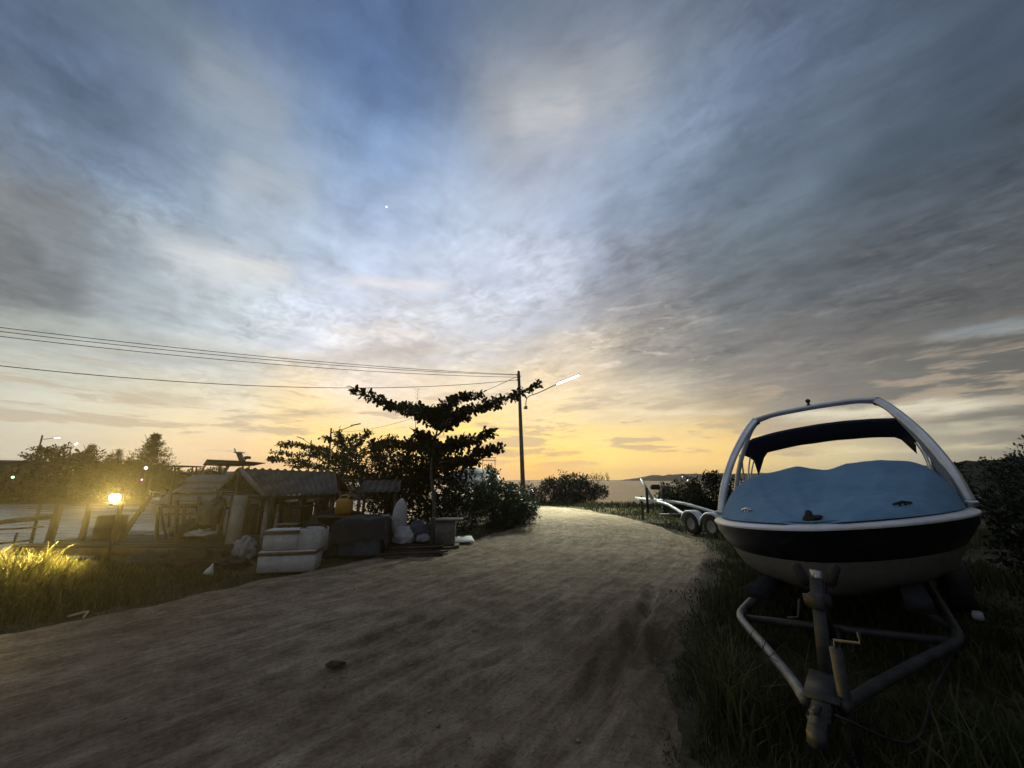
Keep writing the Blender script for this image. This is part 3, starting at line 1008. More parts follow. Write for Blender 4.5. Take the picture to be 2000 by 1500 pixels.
def bush(name, label, c, rad, nclump, per, clump, leaf, mat='leaf_bush', group=None, tmpl=None, stems=8, cat='bush', twigs=0, ground_z=None):
    if mat != 'leaf_red':
        nclump, per, leaf = int(nclump * 1.5), int(per * 1.5), leaf * 1.35
    base = (c[0], c[1], (c[2] - rad[2]) if ground_z is None else ground_z)
    root = thing(name, base, label, cat, group)
    pts, off, cc = clump_points(c, rad, nclump, per, clump)
    lb = MB()
    keep = pts[:, 2] > base[2] - 0.05
    pts, off = pts[keep], off[keep]
    leaves(lb, pts, off * 1.6 / clump + unit(len(pts)) + np.array([0, 0, 0.15]), leaf * rng.uniform(0.55, 1.25, len(pts)), LEAF_SMALL if tmpl is None else tmpl)
    sb = MB()
    for q in cc[rng.permutation(len(cc))[:stems]]:
        b0 = Vector(base) + Vector((rng.normal(0, .12) * rad[0], rng.normal(0, .12) * rad[1], -0.1))
        m_ = b0.lerp(Vector(q), .5) + Vector((0, 0, .15 * rad[2]))
        sb.tube(interp([b0, m_, q], 6), [0.03 * min(1.5, rad[2])] + list(np.linspace(0.022, 0.006, 5) * min(1.5, rad[2])), 5)
    for k in range(twigs):
        a = rng.uniform(0, 2 * math.pi)
        q0 = Vector((c[0] + rad[0] * rng.uniform(-.6, .95), c[1] + rad[1] * 0.4 * math.sin(a), c[2] + rad[2] * .55))
        q1 = q0 + Vector((rng.normal(0, .16), rng.normal(0, .1), rng.uniform(.35, 1.0))) * rad[2]
        sb.tube([q0, q1], [0.012, 0.005], 4)
        n = rng.integers(6, 14)
        f_ = rng.uniform(.3, 1, (n, 1))
        pp = np.array(q0) * (1 - f_) + np.array(q1) * f_ + rng.normal(0, .05, (n, 3))
        leaves(lb, pp, unit(n), leaf * rng.uniform(.6, 1.1, n), LEAF_SMALL)
    sb.build('stems', 'bark', root, True)
    lb.build('foliage', mat, root, True)
    return root


TY = 10.6
B = lambda *p: [at(u, v, TY + d) for u, v, d in p]
base = at(846, 1062, TY); base.z = 0.0
almond('sea_almond_tree', 'tall sea almond tree with two long winglike top branches beside the rubbish', [base, at(848, 985, TY), at(842, 920, TY), at(850, 860, TY), at(862, 800, TY)],
       [(B((855, 838, 0), (820, 812, -.1), (780, 800, -.3), (735, 780, -.5), (690, 760, -.6)), 1.3),
        (B((858, 838, 0), (900, 805, -.1), (950, 790, -.3), (1005, 774, -.5), (1055, 747, -.6)), 1.3),
        B((858, 832, 0), (868, 800, .2), (895, 778, .5), (938, 772, .8)),
        B((858, 835, 0), (880, 808, .5), (930, 800, .9), (975, 792, 1.2)),
        B((855, 835, 0), (835, 808, .4), (800, 795, .9), (770, 793, 1.3)),
        B((855, 840, 0), (848, 812, -.5), (840, 800, -1.0)),
        B((855, 850, 0), (885, 822, .6), (915, 812, .9)),
        B((852, 880, 0), (885, 872, -.1), (925, 862, -.3), (962, 845, -.4)),
        B((852, 884, 0), (880, 870, .5), (920, 856, .9)),
        B((852, 880, 0), (835, 862, -.2), (818, 850, -.2)),
        B((850, 905, 0), (900, 895, -.2), (940, 884, -.3), (982, 874, -.4)),
        B((850, 915, 0), (890, 905, .4), (930, 902, .6)),
        B((850, 890, 0), (815, 872, .2), (775, 868, .4), (735, 872, .6)),
        B((850, 890, 0), (845, 876, .9), (820, 866, 1.5)),
        B((850, 895, 0), (852, 880, -.7), (845, 876, -1.2))],
       0.165, 85, 0.115, side=0.42)

TY = 18.0
b2 = at(655, 985, TY); b2.z = 0.0
b3 = at(690, 870, TY)
almond('sea_almond_tree', 'spreading sea almond tree behind the tin shed with flat open tiers', [(-8.0 + 1.0, TY, -0.6), at(668, 925, TY), b3],
       [B((670, 930, 0), (630, 885, -.3), (580, 870, -.6), (545, 869, -.8)), B((670, 930, 0), (620, 895, .4), (570, 888, .7), (528, 882, 1.)),
        B((670, 930, 0), (600, 905, -.2), (560, 900, -.4), (524, 896, -.6)), B((680, 900, 0), (655, 866, .2), (632, 855, .3)),
        B((685, 895, 0), (670, 862, -.3), (660, 848, -.5)), B((690, 890, 0), (705, 860, 0), (718, 848, 0)), B((690, 895, 0), (730, 870, .5), (752, 864, .8)),
        B((690, 900, 0), (740, 872, -.3), (765, 856, -.5)), B((675, 920, 0), (610, 912, .8), (570, 910, 1.4)), B((675, 915, 0), (690, 880, .8), (700, 866, 1.4)),
        B((675, 920, 0), (640, 880, 1.), (600, 872, 1.8)), B((675, 920, 0), (640, 895, -1.), (610, 885, -1.6)), B((685, 890, 0), (678, 868, .5), (690, 852, .9))],
       0.16, 40, 0.11, side=0.65, trunk_r=(0.13, 0.05))

c = at(762, 932, 12.6)
almond('sea_almond_tree', 'dense low sea almond tree filling the gap behind the tarpaulin', [(c.x + .3, 12.6, -.1), (c.x + .2, 12.6, .7), (c.x + .1, 12.6, 1.2)],
       [[(c.x, 12.6, 1.2), (c.x - .9, 12.4, 1.9), (c.x - 1.7, 12.2, 2.3)], [(c.x, 12.6, 1.4), (c.x + .5, 12.4, 2.2), (c.x + .8, 12.2, 2.65)],
        [(c.x, 12.6, 1.3), (c.x - .3, 12.4, 2.2), (c.x - .5, 12.2, 2.7)], [(c.x, 12.6, 1.3), (c.x + 1., 12.4, 1.7), (c.x + 1.7, 12.2, 2.1)]],
       0.17, 50, 0.13, side=0.4, extra=[((c.x - .1, 12.5, 1.75), (1.85, 1.0, 0.85), 110, 30, 0.36), ((c.x + .5, 12.4, 0.85), (1.5, .8, .8), 60, 28, 0.36), ((c.x + 1.3, 12.6, 1.5), (.9, .8, .8), 40, 28, 0.34)], mat='leaf_almond')
c = at(868, 905, 11.8)
bush('leafy_bush', 'dark leafy bush growing round the foot of the winged almond tree', (c.x + .05, 11.9, 1.3), (1.0, .8, 1.0), 34, 26, .26, .13, 'leaf_dark', tmpl=LEAF_BIG, ground_z=0)
c = at(968, 985, 13.6)
bush('leafy_bush', 'rounded green bush beside the power pole at the bend', (c.x + .05, 14.2, .78), (1.25, 1.2, .76), 100, 46, .24, .085, 'leaf_bush', stems=14, ground_z=0)
bush('leafy_bush', 'low dark bush spilling onto the road edge below the power pole', (at(1003, 1005, 15).x + .05, 15.2, .45), (.85, .8, .5), 44, 40, .2, .08, 'leaf_bush', ground_z=0)
c = at(1118, 962, 27.2)
bush('leafy_bush', 'wide dark bush by the sea with sparse reddish twigs on top', (c.x, 27.6, .95), (2.4, 1.3, .95), 100, 40, .34, .13, 'leaf_dark', twigs=0, ground_z=0)
c = at(1170, 935, 27.0)
bush('twiggy_shrub', 'thin open shrub of reddish leaves against the yellow sky', (c.x - .4, 27.0, 1.2), (1.15, .6, .6), 16, 16, .3, .11, 'leaf_red', twigs=30, ground_z=0, cat='shrub')
c = at(1055, 968, 28)
bush('leafy_bush', 'small dark bush just right of the power pole before the sea', (c.x - .6, 28.6, .5), (1.3, .8, .45), 30, 30, .26, .12, 'leaf_dark', ground_z=0)
c = at(1345, 970, 18)
bush('leafy_bush', 'round dark bush behind the upright end of the empty trailer', (c.x, 18.6, .75), (1.25, 1.0, .75), 60, 40, .27, .10, 'leaf_dark', ground_z=0)
c = at(1408, 965, 17)
bush('leafy_bush', 'taller dark bush between the empty trailer and the silver arch', (c.x + .2, 17.8, .95), (1.15, 1.0, .95), 60, 40, .27, .10, 'leaf_dark', ground_z=0)
for (x, y, z, rx, ry, rz, lab) in [(8.7, 6.4, .75, .95, .9, .85, 'dark bush close against the right side of the covered boat'),
                                   (11.4, 7.8, .85, 1.6, 1.3, .95, 'dark bush beyond the right side of the covered boat'),
                                   (7.0, 4.2, .35, .9, .8, .55, 'low black bush at the right edge near the boat trailer'),
                                   (15.5, 11.5, 1.3, 2.4, 1.6, 1.3, 'broad dark bush under the wooded hill'), (5.4, 2.4, 1.2, 1.3, 1.2, 1.3, 'unseen tall bush added outside the right edge to darken the verge'),
                                   (4.2, 0.2, 1.4, 1.4, 1.4, 1.6, 'unseen tall bush added beside the viewpoint to block sky light')]:  # last two bushes are unseen, added to keep sky light off the right
    bush('leafy_bush', lab, (x, y, z), (rx, ry, rz), int(46 * max(1, rx)), 40, .26, .085, 'leaf_dark', ground_z=0)

# far bank across the creek
FARG = 'trees on the far bank'


def conifer(label, u, vtop, vbase, y, wid_px, n=60, seed=0):
    t_, b_ = at(u, vtop, y), at(u, vbase, y)
    H = t_.z - b_.z
    wd = wid_px * y / FPX / 1.02
    root = thing('casuarina_tree', b_, label, 'tree', FARG)
    tb, lb = MB(), MB()
    tb.tube(interp([b_, b_ + Vector((wd * .05, 0, H * .5)), t_], 8), list(np.linspace(H * .025, .02, 8)), 6)
    tb.build('trunk', 'bark', root, True)
    C_, D_, S_ = [], [], []
    for k in range(n):
        f_ = rng.uniform(.12, 1.0)
        a = rng.uniform(0, 2 * math.pi)
        L_ = wd * .62 * (1.05 - f_) ** 1.15 * rng.uniform(.45, 1.1)
        for j in range(26):
            g = rng.uniform(.1, 1)
            C_.append([b_.x + math.cos(a) * L_ * g + rng.normal(0, .10), b_.y + math.sin(a) * L_ * g + rng.normal(0, .10), b_.z + H * f_ * .96 + L_ * g * .28 + rng.normal(0, .10)])
            D_.append([math.cos(a) + rng.normal(0, .5), math.sin(a) + rng.normal(0, .5), .5 + rng.normal(0, .6)])
            S_.append(rng.uniform(.3, .75))
    pts, off, cc = clump_points((b_.x - wd * .05, y, b_.z + H * .42), (wd * .40, wd * .36, H * .34), int(n * .5), 22, wd * .11, .2)
    leaves(lb, pts, unit(len(pts)) + np.array([0, 0, .8]), rng.uniform(.3, .6, len(pts)) * H / 7, (LEAF_SMALL[0] * np.array([1, .38, 1]), LEAF_SMALL[1]))
    leaves(lb, C_, D_, np.array(S_) * H / 7, (LEAF_SMALL[0] * np.array([1, .38, 1]), LEAF_SMALL[1]))
    lb.build('crown', 'leaf_far', root)
    return root


conifer('broad ragged casuarina tree, the tallest on the far bank', 283, 848, 942, 50, 92, 120)
conifer('thin casuarina tree left of a pair of far trees', 203, 884, 942, 52, 40, 60)
conifer('thin pointed casuarina tree right of a pair of far trees', 219, 878, 942, 53, 34, 60)
conifer('casuarina tree below the second white far street lamp', 163, 868, 940, 53, 52, 80)
TY = 47.0
almond('sea_almond_tree', 'flat topped tree beside the dark roofed far house', [at(103, 960, TY), at(100, 925, TY), at(98, 890, TY)],
       [B((100, 905, 0), (75, 893, 0), (46, 890, 0)), B((100, 900, 0), (90, 885, 0), (70, 879, 0)), B((100, 900, 0), (112, 884, 0), (122, 872, 0)),
        B((100, 905, 0), (130, 894, 0), (158, 886, 0)), B((100, 905, 0), (80, 900, 1), (60, 899, 2)), B((100, 905, 0), (95, 884, -1), (88, 877, -2))],
       0.34, 16, 0.42, side=1.2, trunk_r=(.2, .08), group=FARG, mat='leaf_far')
for i, (u, v, rx, rz, lab) in enumerate([(20, 950, 4.5, 1.5, 'bank bush below the dark roofed far house'), (75, 940, 3.2, 2.0, 'bank bush under the flat topped far tree'), (140, 925, 3.8, 2.4, 'bank bush between the flat topped tree and the far casuarinas'),
                                         (190, 938, 3.4, 2.0, 'bank bush under the pair of thin casuarinas'), (250, 936, 3.0, 1.9, 'bank bush left of the tallest casuarina'), (300, 940, 2.6, 1.6, 'bank bush right of the tallest casuarina')]):
    p = at(u, v, 45.5)
    bush('bank_bush', lab, (p.x, 46, p.z), (rx, 1.6, rz), 70, 26, .55, .30, 'leaf_far', 'bushes on the far bank', ground_z=-.6)
for u, v, y, lab in [(358, 938, 60, 'small far bush right of the pier shelter'), (392, 932, 62, 'small far palm-like bush left of the yacht'), (418, 928, 64, 'small far bush behind the yacht flybridge')]:
    p = at(u, v, y)
    bush('bank_bush', lab, (p.x, y, p.z), (1.6, 1., 1.0), 26, 20, .5, .28, 'leaf_far', 'bushes on the far bank', ground_z=-.9)
# bare shrub behind the winged tree
p0 = at(795, 915, 15.5)
root = thing('bare_shrub', (p0.x, 15.5, 0), 'leafless twiggy shrub showing above the foliage left of the winged tree', 'shrub')
tw = MB()
for k in range(46):
    a = rng.uniform(-1.1, 1.1)
    b0 = Vector((p0.x + rng.normal(0, .12), 15.5 + rng.normal(0, .2), 1.4))
    L_ = rng.uniform(1.0, 2.1)
    b1 = b0 + Vector((math.sin(a) * L_ * .7, rng.normal(0, .25), math.cos(a) * L_ * .9))
    tw.tube(interp([b0, b0.lerp(b1, .5) + Vector((0, 0, .1)), b1], 5), [.010, .009, .007, .005, .003], 4)
    for j in range(4):
        q = b0.lerp(b1, rng.uniform(.4, .95))
        tw.tube([q, q + Vector((rng.normal(0, .2), rng.normal(0, .2), rng.uniform(.05, .35)))], [.005, .003], 4)
tw.tube([(p0.x, 15.5, -.1), (p0.x, 15.5, 1.45)], [.05, .03], 6)
tw.tube(interp([at(812, 930, 15.5), at(812, 820, 15.5), at(817, 758, 15.5)], 8), list(np.linspace(.02, .004, 8)), 4)
for v in (765, 772, 780, 790):
    for s_ in (-1, 1):
        q = at(815, v, 15.5)
        tw.tube([q, q + Vector((s_ * .12, 0, .14))], [.005, .003], 4)
tw.build('twigs', 'bark', root)

# loose stones and grit on the road
gv = MB()
n = 2600
k_ = rng.uniform(0, 1, n) ** 1.5
x = rng.uniform(-5.5, 5.5, n) * (0.4 + .6 * k_)
y = 1.6 + 11 * k_
ok = sdist(x, y, ROAD_POLY) > -0.15
x, y = x[ok], y[ok]
li, ri = road_pts(NL)
ico = np.array([(0, 0, 1), (.9, 0, .3), (.28, .85, .35), (-.72, .53, .3), (-.72, -.53, .35), (.28, -.85, .3), (0, 0, -.4)])
fi = np.array([(0, 1, 2), (0, 2, 3), (0, 3, 4), (0, 4, 5), (0, 5, 1), (6, 2, 1), (6, 3, 2), (6, 4, 3), (6, 5, 4), (6, 1, 5)])
from mathutils.kdtree import KDTree
kd = KDTree(RX.size // 4 + 4)
cnt = 0
for a in range(0, NL, 2):
    for b in range(0, NW, 2):
        kd.insert((RX[a, b], RY[a, b], 0), cnt); cnt += 1
kd.balance()
zz_ = RZ[::2, ::2].ravel()
for a, b in zip(x, y):
    s_ = rng.uniform(.003, .011) * (2.2 if rng.uniform() < .03 else 1)
    q = ico * rng.uniform(.6, 1.3, (7, 3)) * s_
    z_ = zz_[kd.find((a, b, 0))[1]]
    gv.add(q + np.array([a, b, z_ + .2 * s_]), fi)
M['grit'] = worn('grit', (0.10, 0.085, 0.07), (0.34, 0.31, 0.27), 3.0, 0.9)
tag(gv.build('gravel', 'grit', origin=(0, 0, 0)), 'loose grit on the dirt road', 'gravel', kind='stuff')

# ---------------------------------------------------------------- the boat on its trailer
BC = Vector((3.66, 4.69, 0))
BF = Vector((-0.6660, -0.7459, 0))
BR = Vector((0.7459, -0.6660, 0))
HEEL = 0.092


def BL(s, r, z):
    """s metres towards the bow, r metres to the boat's own left, z up; the ground tilts the boat a little."""
    p = BC + BF * s + BR * r
    return Vector((p.x, p.y, z + HEEL * r))


def plan(tau, w, lb=1.75, p=1.65):
    if tau <= 0:
        return 0.0
    if tau >= lb:
        return w * (1 - 0.012 * (tau - lb))
    return w * (1 - (1 - tau / lb) ** p) ** (1 / p)


boat = thing('covered_boat', BL(-1, 0, 0.3), 'navy and cream motorboat under a blue canvas cover with a silver arch', 'boat')
TAUS = [0, .004, .015, .035, .07, .12, .2, .3, .42, .56, .72, .9, 1.1, 1.35, 1.6, 1.9, 2.3, 2.8, 3.4, 4.1, 4.9, 5.7]
# outline levels: height, half width, where the stem meets this height, rise towards the bow
LEVELS = [(1.20, 1.16, 1.76, 0.0), (1.10, 1.155, 1.70, 0.0), (0.98, 1.10, 1.57, 0.0), (0.905, 1.06, 1.48, 0.0), (0.80, 1.03, 1.38, .0), (0.68, .98, 1.24, .01), (.60, .89, 1.10, .02)]


def level_pt(k, tau, side):
    z, w, tip, rise = LEVELS[k]
    s = tip - tau * (5.6 + tip) / (5.6 + 1.76)
    zz = z + 0.0 * (1 if k < 3 else 0.5) + rise * max(0, 1 - tau / 1.5)
    return BL(s, side * plan(tau, w), zz)


def hull_rows(ks):
    rows = []
    for k in ks:
        row = [level_pt(k, t_, -1) for t_ in TAUS[::-1]] + [level_pt(k, t_, 1) for t_ in TAUS[1:]]
        rows.append([tuple(p) for p in row])
    return np.array(rows)


m = MB(); m.grid(hull_rows([0, 1, 2, 3])); m.build('hull_side', 'gel_navy', boat, True)
rows_ = hull_rows([3, 4, 5, 6])
tipk = 0.98
keel = []
for i, t_ in enumerate(list(TAUS[::-1]) + list(TAUS[1:])):
    s = tipk - t_ * (5.6 + tipk) / (5.6 + 1.76)
    zk = 0.46 - 0.03 * min(1, t_) + 0.10 * max(0, 1 - t_ / .5)
    keel.append(tuple(BL(s, 0, zk)))
midrow = [tuple((Vector(a) * .55 + Vector(b) * .45) - Vector((0, 0, .02))) for a, b in zip(rows_[-1], keel)]
m = MB(); m.grid(np.concatenate([rows_, np.array([midrow, keel])])); m.build('hull_bottom', 'gel_cream', boat, True)
# transom
tr = [level_pt(k, TAUS[-1], -1) for k in range(7)] + [Vector(keel[0])] + [level_pt(k, TAUS[-1], 1) for k in range(6, -1, -1)]
m = MB(); m.add([tuple(p) for p in tr], [tuple(range(len(tr)))]); m.build('transom', 'gel_navy', boat)
# rub rail and white deck edge
prof = []
for t_, sd in [(q, -1) for q in TAUS[::-1]] + [(q, 1) for q in TAUS[1:]]:
    zb = 1.20 + 0.0
    o = plan(t_, 1.16)
    s = 1.76 - t_
    s_out = s + 0.03 * max(0, 1 - t_ / .8)
    ring = []
    for ins, dz_ in ((-0.014, -0.012), (-0.019, 0.002), (-0.010, 0.016), (0.03, 0.030), (0.16, 0.046), (0.20, 0.03)):
        w_ = max(o - ins if o > .25 else o - ins * o / .25, 0)
        s_i = s - ins * max(0, 1 - t_ / 1.0)
        ring.append(tuple(BL(s_i, sd * w_, zb + dz_)))
    prof.append(ring)
m = MB(); m.grid(np.array(prof)); m.build('deck_edge', 'gel_white', boat, True)

# cover: pulled over the windscreen and the seats, tied down just inside the deck edge
CS = np.array(sorted(set([1.66, 1.63, 1.58, 1.5, 1.4, 1.28, 1.15, 1.0, .88, .76, .64, .52, .42, .33, .25, .18, .11, .05, 0.0, -.05, -.12, -.25, -.45, -.7, -1.0, -1.4, -1.9, -2.5, -3.2, -3.9, -4.6, -5.2])))[::-1]
RHO = np.concatenate([-np.linspace(1, .8, 9)[:-1], np.linspace(-.8, .8, 41), np.linspace(.8, 1, 9)[1:]])


def cover_h(s, rr):
    h = float(np.interp(s, [-5.3, -4, -2.5, -1.2, -.5, -.05, .06, .35, .8, 1.2, 1.5, 1.66], [.03, .22, .34, .40, .455, .495, .47, .335, .195, .115, .055, .0]))
    # crest of the windscreen: two panes with a dip at the gate between them
    near = math.exp(-((s + .1) / .42) ** 2)
    d = 0.035 * math.exp(-((rr + .24) / .13) ** 2) - 0.03 * math.exp(-((rr - .04) / .15) ** 2) + 0.015 * math.exp(-((rr - .55) / .4) ** 2)
    return h + near * d


crows = []
for s in CS:
    tau = 1.76 - s
    W = max(plan(tau, 1.16) - 0.075 * min(1, plan(tau, 1.16) / .3), 0.02)
    row = []
    zb = 1.246 + 0.0
    for q in RHO:
        rr = q * W
        pw = 3.0 + (5.0 if q > 0 else 2.6) * max(0, min(1, (1.1 - s) / 1.1))
        drop = (1 - abs(q) ** pw) ** 0.8 if abs(q) < 1 else 0
        z = zb + cover_h(s, rr) * drop
        fold = 0.030 * mnoise.noise(Vector((rr * 2.0, s * 1.2, 1.3))) + 0.014 * mnoise.noise(Vector((rr * 5.5, s * 3.4, 4.1))) + 0.007 * mnoise.noise(Vector((rr * 13, s * 9, 2.1)))
        # a slack fold that droops along the boat's left bow
        fold -= 0.055 * math.exp(-((s - (0.95 - .42 * rr)) / .12) ** 2) * max(0, min(1, (rr - .05) * 3)) 
        fold += 0.028 * math.exp(-((s - (1.12 - .42 * rr)) / .10) ** 2) * max(0, min(1, (rr - .05) * 3))
        for c0, c1, wd_, hh in ((-.30, -.05, .035, .018), (.06, .02, .03, -.014), (.62, .16, .04, .020), (-.72, -.22, .04, .016), (.86, .40, .04, -.014)):
            rc = c0 + (c1 - c0) * max(0, min(1, s / 1.5)) + .02 * math.sin(s * 5 + c0 * 9)
            fold += hh * math.exp(-((rr - rc) / wd_) ** 2) * max(0, min(1, s * 3)) * max(0, min(1, (1.6 - s) * 2))
        z += fold * min(1, drop * 1.6)
        row.append(tuple(BL(s, rr, z)))
    crows.append(row)
m = MB(); m.grid(np.array(crows)[:, ::-1]); cv = m.build('cover', 'cover_blue', boat, True)
# hem of the cover with its drawcord
hem = []
for t_, sd in [(q, -1) for q in TAUS[::-1] if q < 4.5] + [(q, 1) for q in TAUS[1:] if q < 4.5]:
    w = max(plan(t_, 1.16) - .085, 0)
    hem.append(BL(1.76 - t_ - .075 * max(0, 1 - t_ / 1.0), sd * w, 1.250 + 0.0 + .006 * math.sin(t_ * 23)))
m = MB(); m.tube(hem, .009, 6); m.build('hem', 'cover_blue', cv, True)
# bow light under a dark cap, and cleats poking through the cover
m = MB()
m.lathe([(.05, 0), (.048, .03), (.03, .055), (.022, .085), (.0, .095)], BL(1.62, -.02, 1.255), 12)
m.box(BL(1.58, .03, 1.285), (.16, .06, .03), Matrix.Rotation(.7, 3, 'Z'), bevel=.01)
m.build('bow_light', 'rubber', boat, True)
for sd in (-1, 1):
    s_, w_ = 1.08, .60
    m = MB()
    a, b = BL(s_ + .08, sd * w_ - .06 * sd, 1.345), BL(s_ - .08, sd * w_ + .06 * sd, 1.345)
    m.tube([a, a.lerp(b, .5) + Vector((0, 0, .012)), b], [.010, .014, .010], 8)
    for f_ in (.35, .65):
        m.tube([a.lerp(b, f_) - Vector((0, 0, .05)), a.lerp(b, f_)], .010, 6)
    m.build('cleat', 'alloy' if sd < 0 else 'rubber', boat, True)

# silver arch: two swept legs each side joined by a double top bar
arch = thing('boat_arch', (0, 0, 0), None, None)
arch.parent = boat
arch.location = -Vector(boat.location)
arch.name = 'arch'
del_keys = [k for k in ('label', 'category') if k in arch.keys()]


def arch_piece(name, pts, rad, mat='alloy', flat=None, n=26, seg=12):
    m_ = MB(); m_.tube(interp([BL(*p) for p in pts], n), rad, seg, flat=flat)
    return m_.build(name, mat, arch, True)


FW = tuple(BF)
for sd in (-1, 1):
    arch_piece('front_leg', [(0.02, sd * 1.13, 1.24), (-.06, sd * 1.065, 1.60), (-.18, sd * .965, 1.92), (-.30, sd * .865, 2.15), (-.42, sd * .75, 2.36), (-.50, sd * .645, 2.50)], (.029, .047), flat=FW)
    arch_piece('rear_leg', [(-.80, sd * 1.13, 1.30), (-.78, sd * 1.07, 1.60), (-.74, sd * .98, 1.90), (-.70, sd * .86, 2.18), (-.66, sd * .75, 2.38), (-.65, sd * .65, 2.49)], (.026, .032), flat=FW)
    m = MB(); m.box(BL(.02, sd * 1.13, 1.285), (.13, .10, .03), Matrix.Rotation(.75, 3, 'Z'), bevel=.008); m.build('foot_plate', 'alloy', arch)
    m = MB(); m.box(BL(-.56, sd * .66, 2.47), (.10, .09, .075), Matrix.Rotation(.73, 3, 'Z'), bevel=.02); m.build('corner_joint', 'dark_metal', arch)
arch_piece('top_bar', [(-.50, -.665, 2.49), (-.51, -.4, 2.528), (-.52, 0, 2.54), (-.51, .4, 2.528), (-.50, .665, 2.49)], (.026, .036))
arch_piece('top_bar', [(-.66, -.66, 2.49), (-.67, -.4, 2.548), (-.68, 0, 2.565), (-.67, .4, 2.548), (-.66, .66, 2.49)], .024)
m = MB(); m.lathe([(.028, 0), (.028, .02), (.014, .03), (.014, .05), (.026, .06), (.03, .085), (.016, .10), (0, .105)], BL(-.6, -.02, 2.57), 12); m.build('tow_knob', 'dark_metal', arch, True)

# navy bimini awning behind the arch, slung low between bent poles
bim = bpy.data.objects.new('awning', None); COL.objects.link(bim); bim.parent = boat; bim.location = -Vector(boat.location)
rws = []
for s_, zc in [(-1.10, 2.29), (-1.13, 2.325), (-1.3, 2.34), (-1.7, 2.32), (-2.05, 2.28), (-2.22, 2.23), (-2.28, 2.17)]:
    row = []
    for q in np.linspace(-1, 1, 33):
        rr = q * 1.02
        z = zc + 0.05 - .10 * abs(q) ** 2.2 - .20 * max(0, abs(q) - .86) / .14 + .008 * mnoise.noise(Vector((rr * 4, s_ * 4, 0)))
        if s_ < -2.2:
            z -= (.15 if q < 0 else .04) * max(0, abs(q) - .82) / .18
        row.append(tuple(BL(s_, rr, z)))
    rws.append(row)
top = np.array(rws)
m = MB(); m.grid(top)
m.grid((top - np.array([0, 0, .012]))[:, ::-1])
m.build('canopy', 'navy_cloth', bim, True)
for sd in (-1, 1):
    for s0, s1 in ((-1.55, -1.08), (-1.6, -1.75), (-1.62, -2.15)):
        m = MB(); m.tube(interp([BL(s0, sd * 1.06, 1.30), BL((s0 + s1) / 2, sd * 1.06, 1.78), BL(s1, sd * 1.0, 2.12)], 10), .012, 8); m.build('pole', 'alloy', bim, True)
    m = MB(); m.tube([BL(-.86, sd * 1.10, 1.31), BL(-1.0, sd * 1.02, 2.07)], .006, 5); m.build('strap', 'navy_cloth', bim)

# trailer under the boat
trl = thing('boat_trailer', BL(1, 0, 0), 'steel trailer with a winch post carrying the covered boat', 'trailer')
ZF = 0.40
for sd in (-1, 1):
    pts = [BL(2.78, sd * .085, .335), BL(2.55, sd * .175, .345), BL(2.05, sd * .42, .38), BL(1.62, sd * .64, .405), BL(1.38, sd * .715, .41), BL(1.1, sd * .73, .41), BL(.4, sd * .73, .41), BL(-2.4, sd * .73, .41), BL(-4.6, sd * .73, .41)]
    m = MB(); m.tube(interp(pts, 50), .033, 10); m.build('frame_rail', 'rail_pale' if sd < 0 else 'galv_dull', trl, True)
    m = MB(); m.beam(BL(1.35, sd * .55, .60), BL(-4.0, sd * .52, .43), .16, .10); m.build('bunk', 'carpet', trl)
    m = MB(); m.beam(BL(1.15, sd * .70, .40), BL(1.15, sd * .55, .56), .05, .05); m.build('bunk_bracket', 'galv_dull', trl)
    if sd > 0:
        m = MB(); m.box(BL(1.20, sd * .86, .53), (.10, .06, .05), Matrix.Rotation(.72, 3, 'Z'), bevel=.01); m.build('marker_lamp', 'sack_grey', trl)
    for ax in (-1.35, -2.2):
        w = bpy.data.objects.new('wheel', None); COL.objects.link(w); w.parent = trl
        cpos = BL(ax, sd * 1.0, .30)
        w.location = cpos - Vector(trl.location)
        rot = BR.to_track_quat('Z', 'Y').to_matrix()
        m = MB(); m.lathe([(.18, -.09), (.27, -.10), (.30, -.07), (.305, 0), (.30, .07), (.27, .10), (.18, .09)], cpos, 24, rot, cap=False); m.build('tyre', 'rubber', w, True)
        m = MB(); m.lathe([(.0, -.05), (.10, -.05), (.18, -.08), (.18, .08), (.10, .05), (0, .05)], cpos, 20, rot); m.build('rim', 'rim', w, True)
for s_ in (1.35, -.6, -3.9):
    m = MB(); m.beam(BL(s_, -.72, .37), BL(s_, .72, .37), .07, .05); m.build('crossbar', 'galv_dull', trl)
# tongue and jack
m = MB(); m.beam(BL(1.4, 0, .355), BL(2.98, 0, .325), .085, .085); m.beam(BL(2.45, 0, .385), BL(2.85, 0, .377), .17, .010); m.build('tongue', 'galv_dull', trl)
m = MB()
m.beam(BL(2.92, 0, .345), BL(3.20, 0, .335), .075, .06); m.tube([BL(3.17, 0, .30), BL(3.17, 0, .375)], [.048, .036], 14)
m.beam(BL(2.98, 0, .395), BL(3.14, 0, .425), .03, .02)
for o in (.95, 1.03):
    m.tube([BL(2 + o, -.05, .35), BL(2 + o, .05, .35)], .012, 8)
m.build('coupler', 'galv_dull', trl)
for sd in (-1, 1):
    m = MB()
    for k in range(16):
        f_ = k / 15
        c_ = BL(2.86 - .10 * math.sin(f_ * 3), sd * (.07 + .05 * f_), .31 - .25 * math.sin(f_ * math.pi * .55))
        a_ = Vector((0, 0, 1)) if k % 2 else BR
        ring = [c_ + Vector((0, 0, .013 * math.cos(q))) + (BR if k % 2 else BF) * (.009 * math.sin(q)) for q in np.linspace(0, 2 * math.pi, 9)]
        m.tube(ring, .0032, 4, cap=False)
    m.build('safety_chain', 'galv_dull', trl)
m = MB(); m.tube([BL(2.72, .10, .02), BL(2.72, .10, .62)], .032, 10); m.build('jack', 'galv_dull', trl, True)
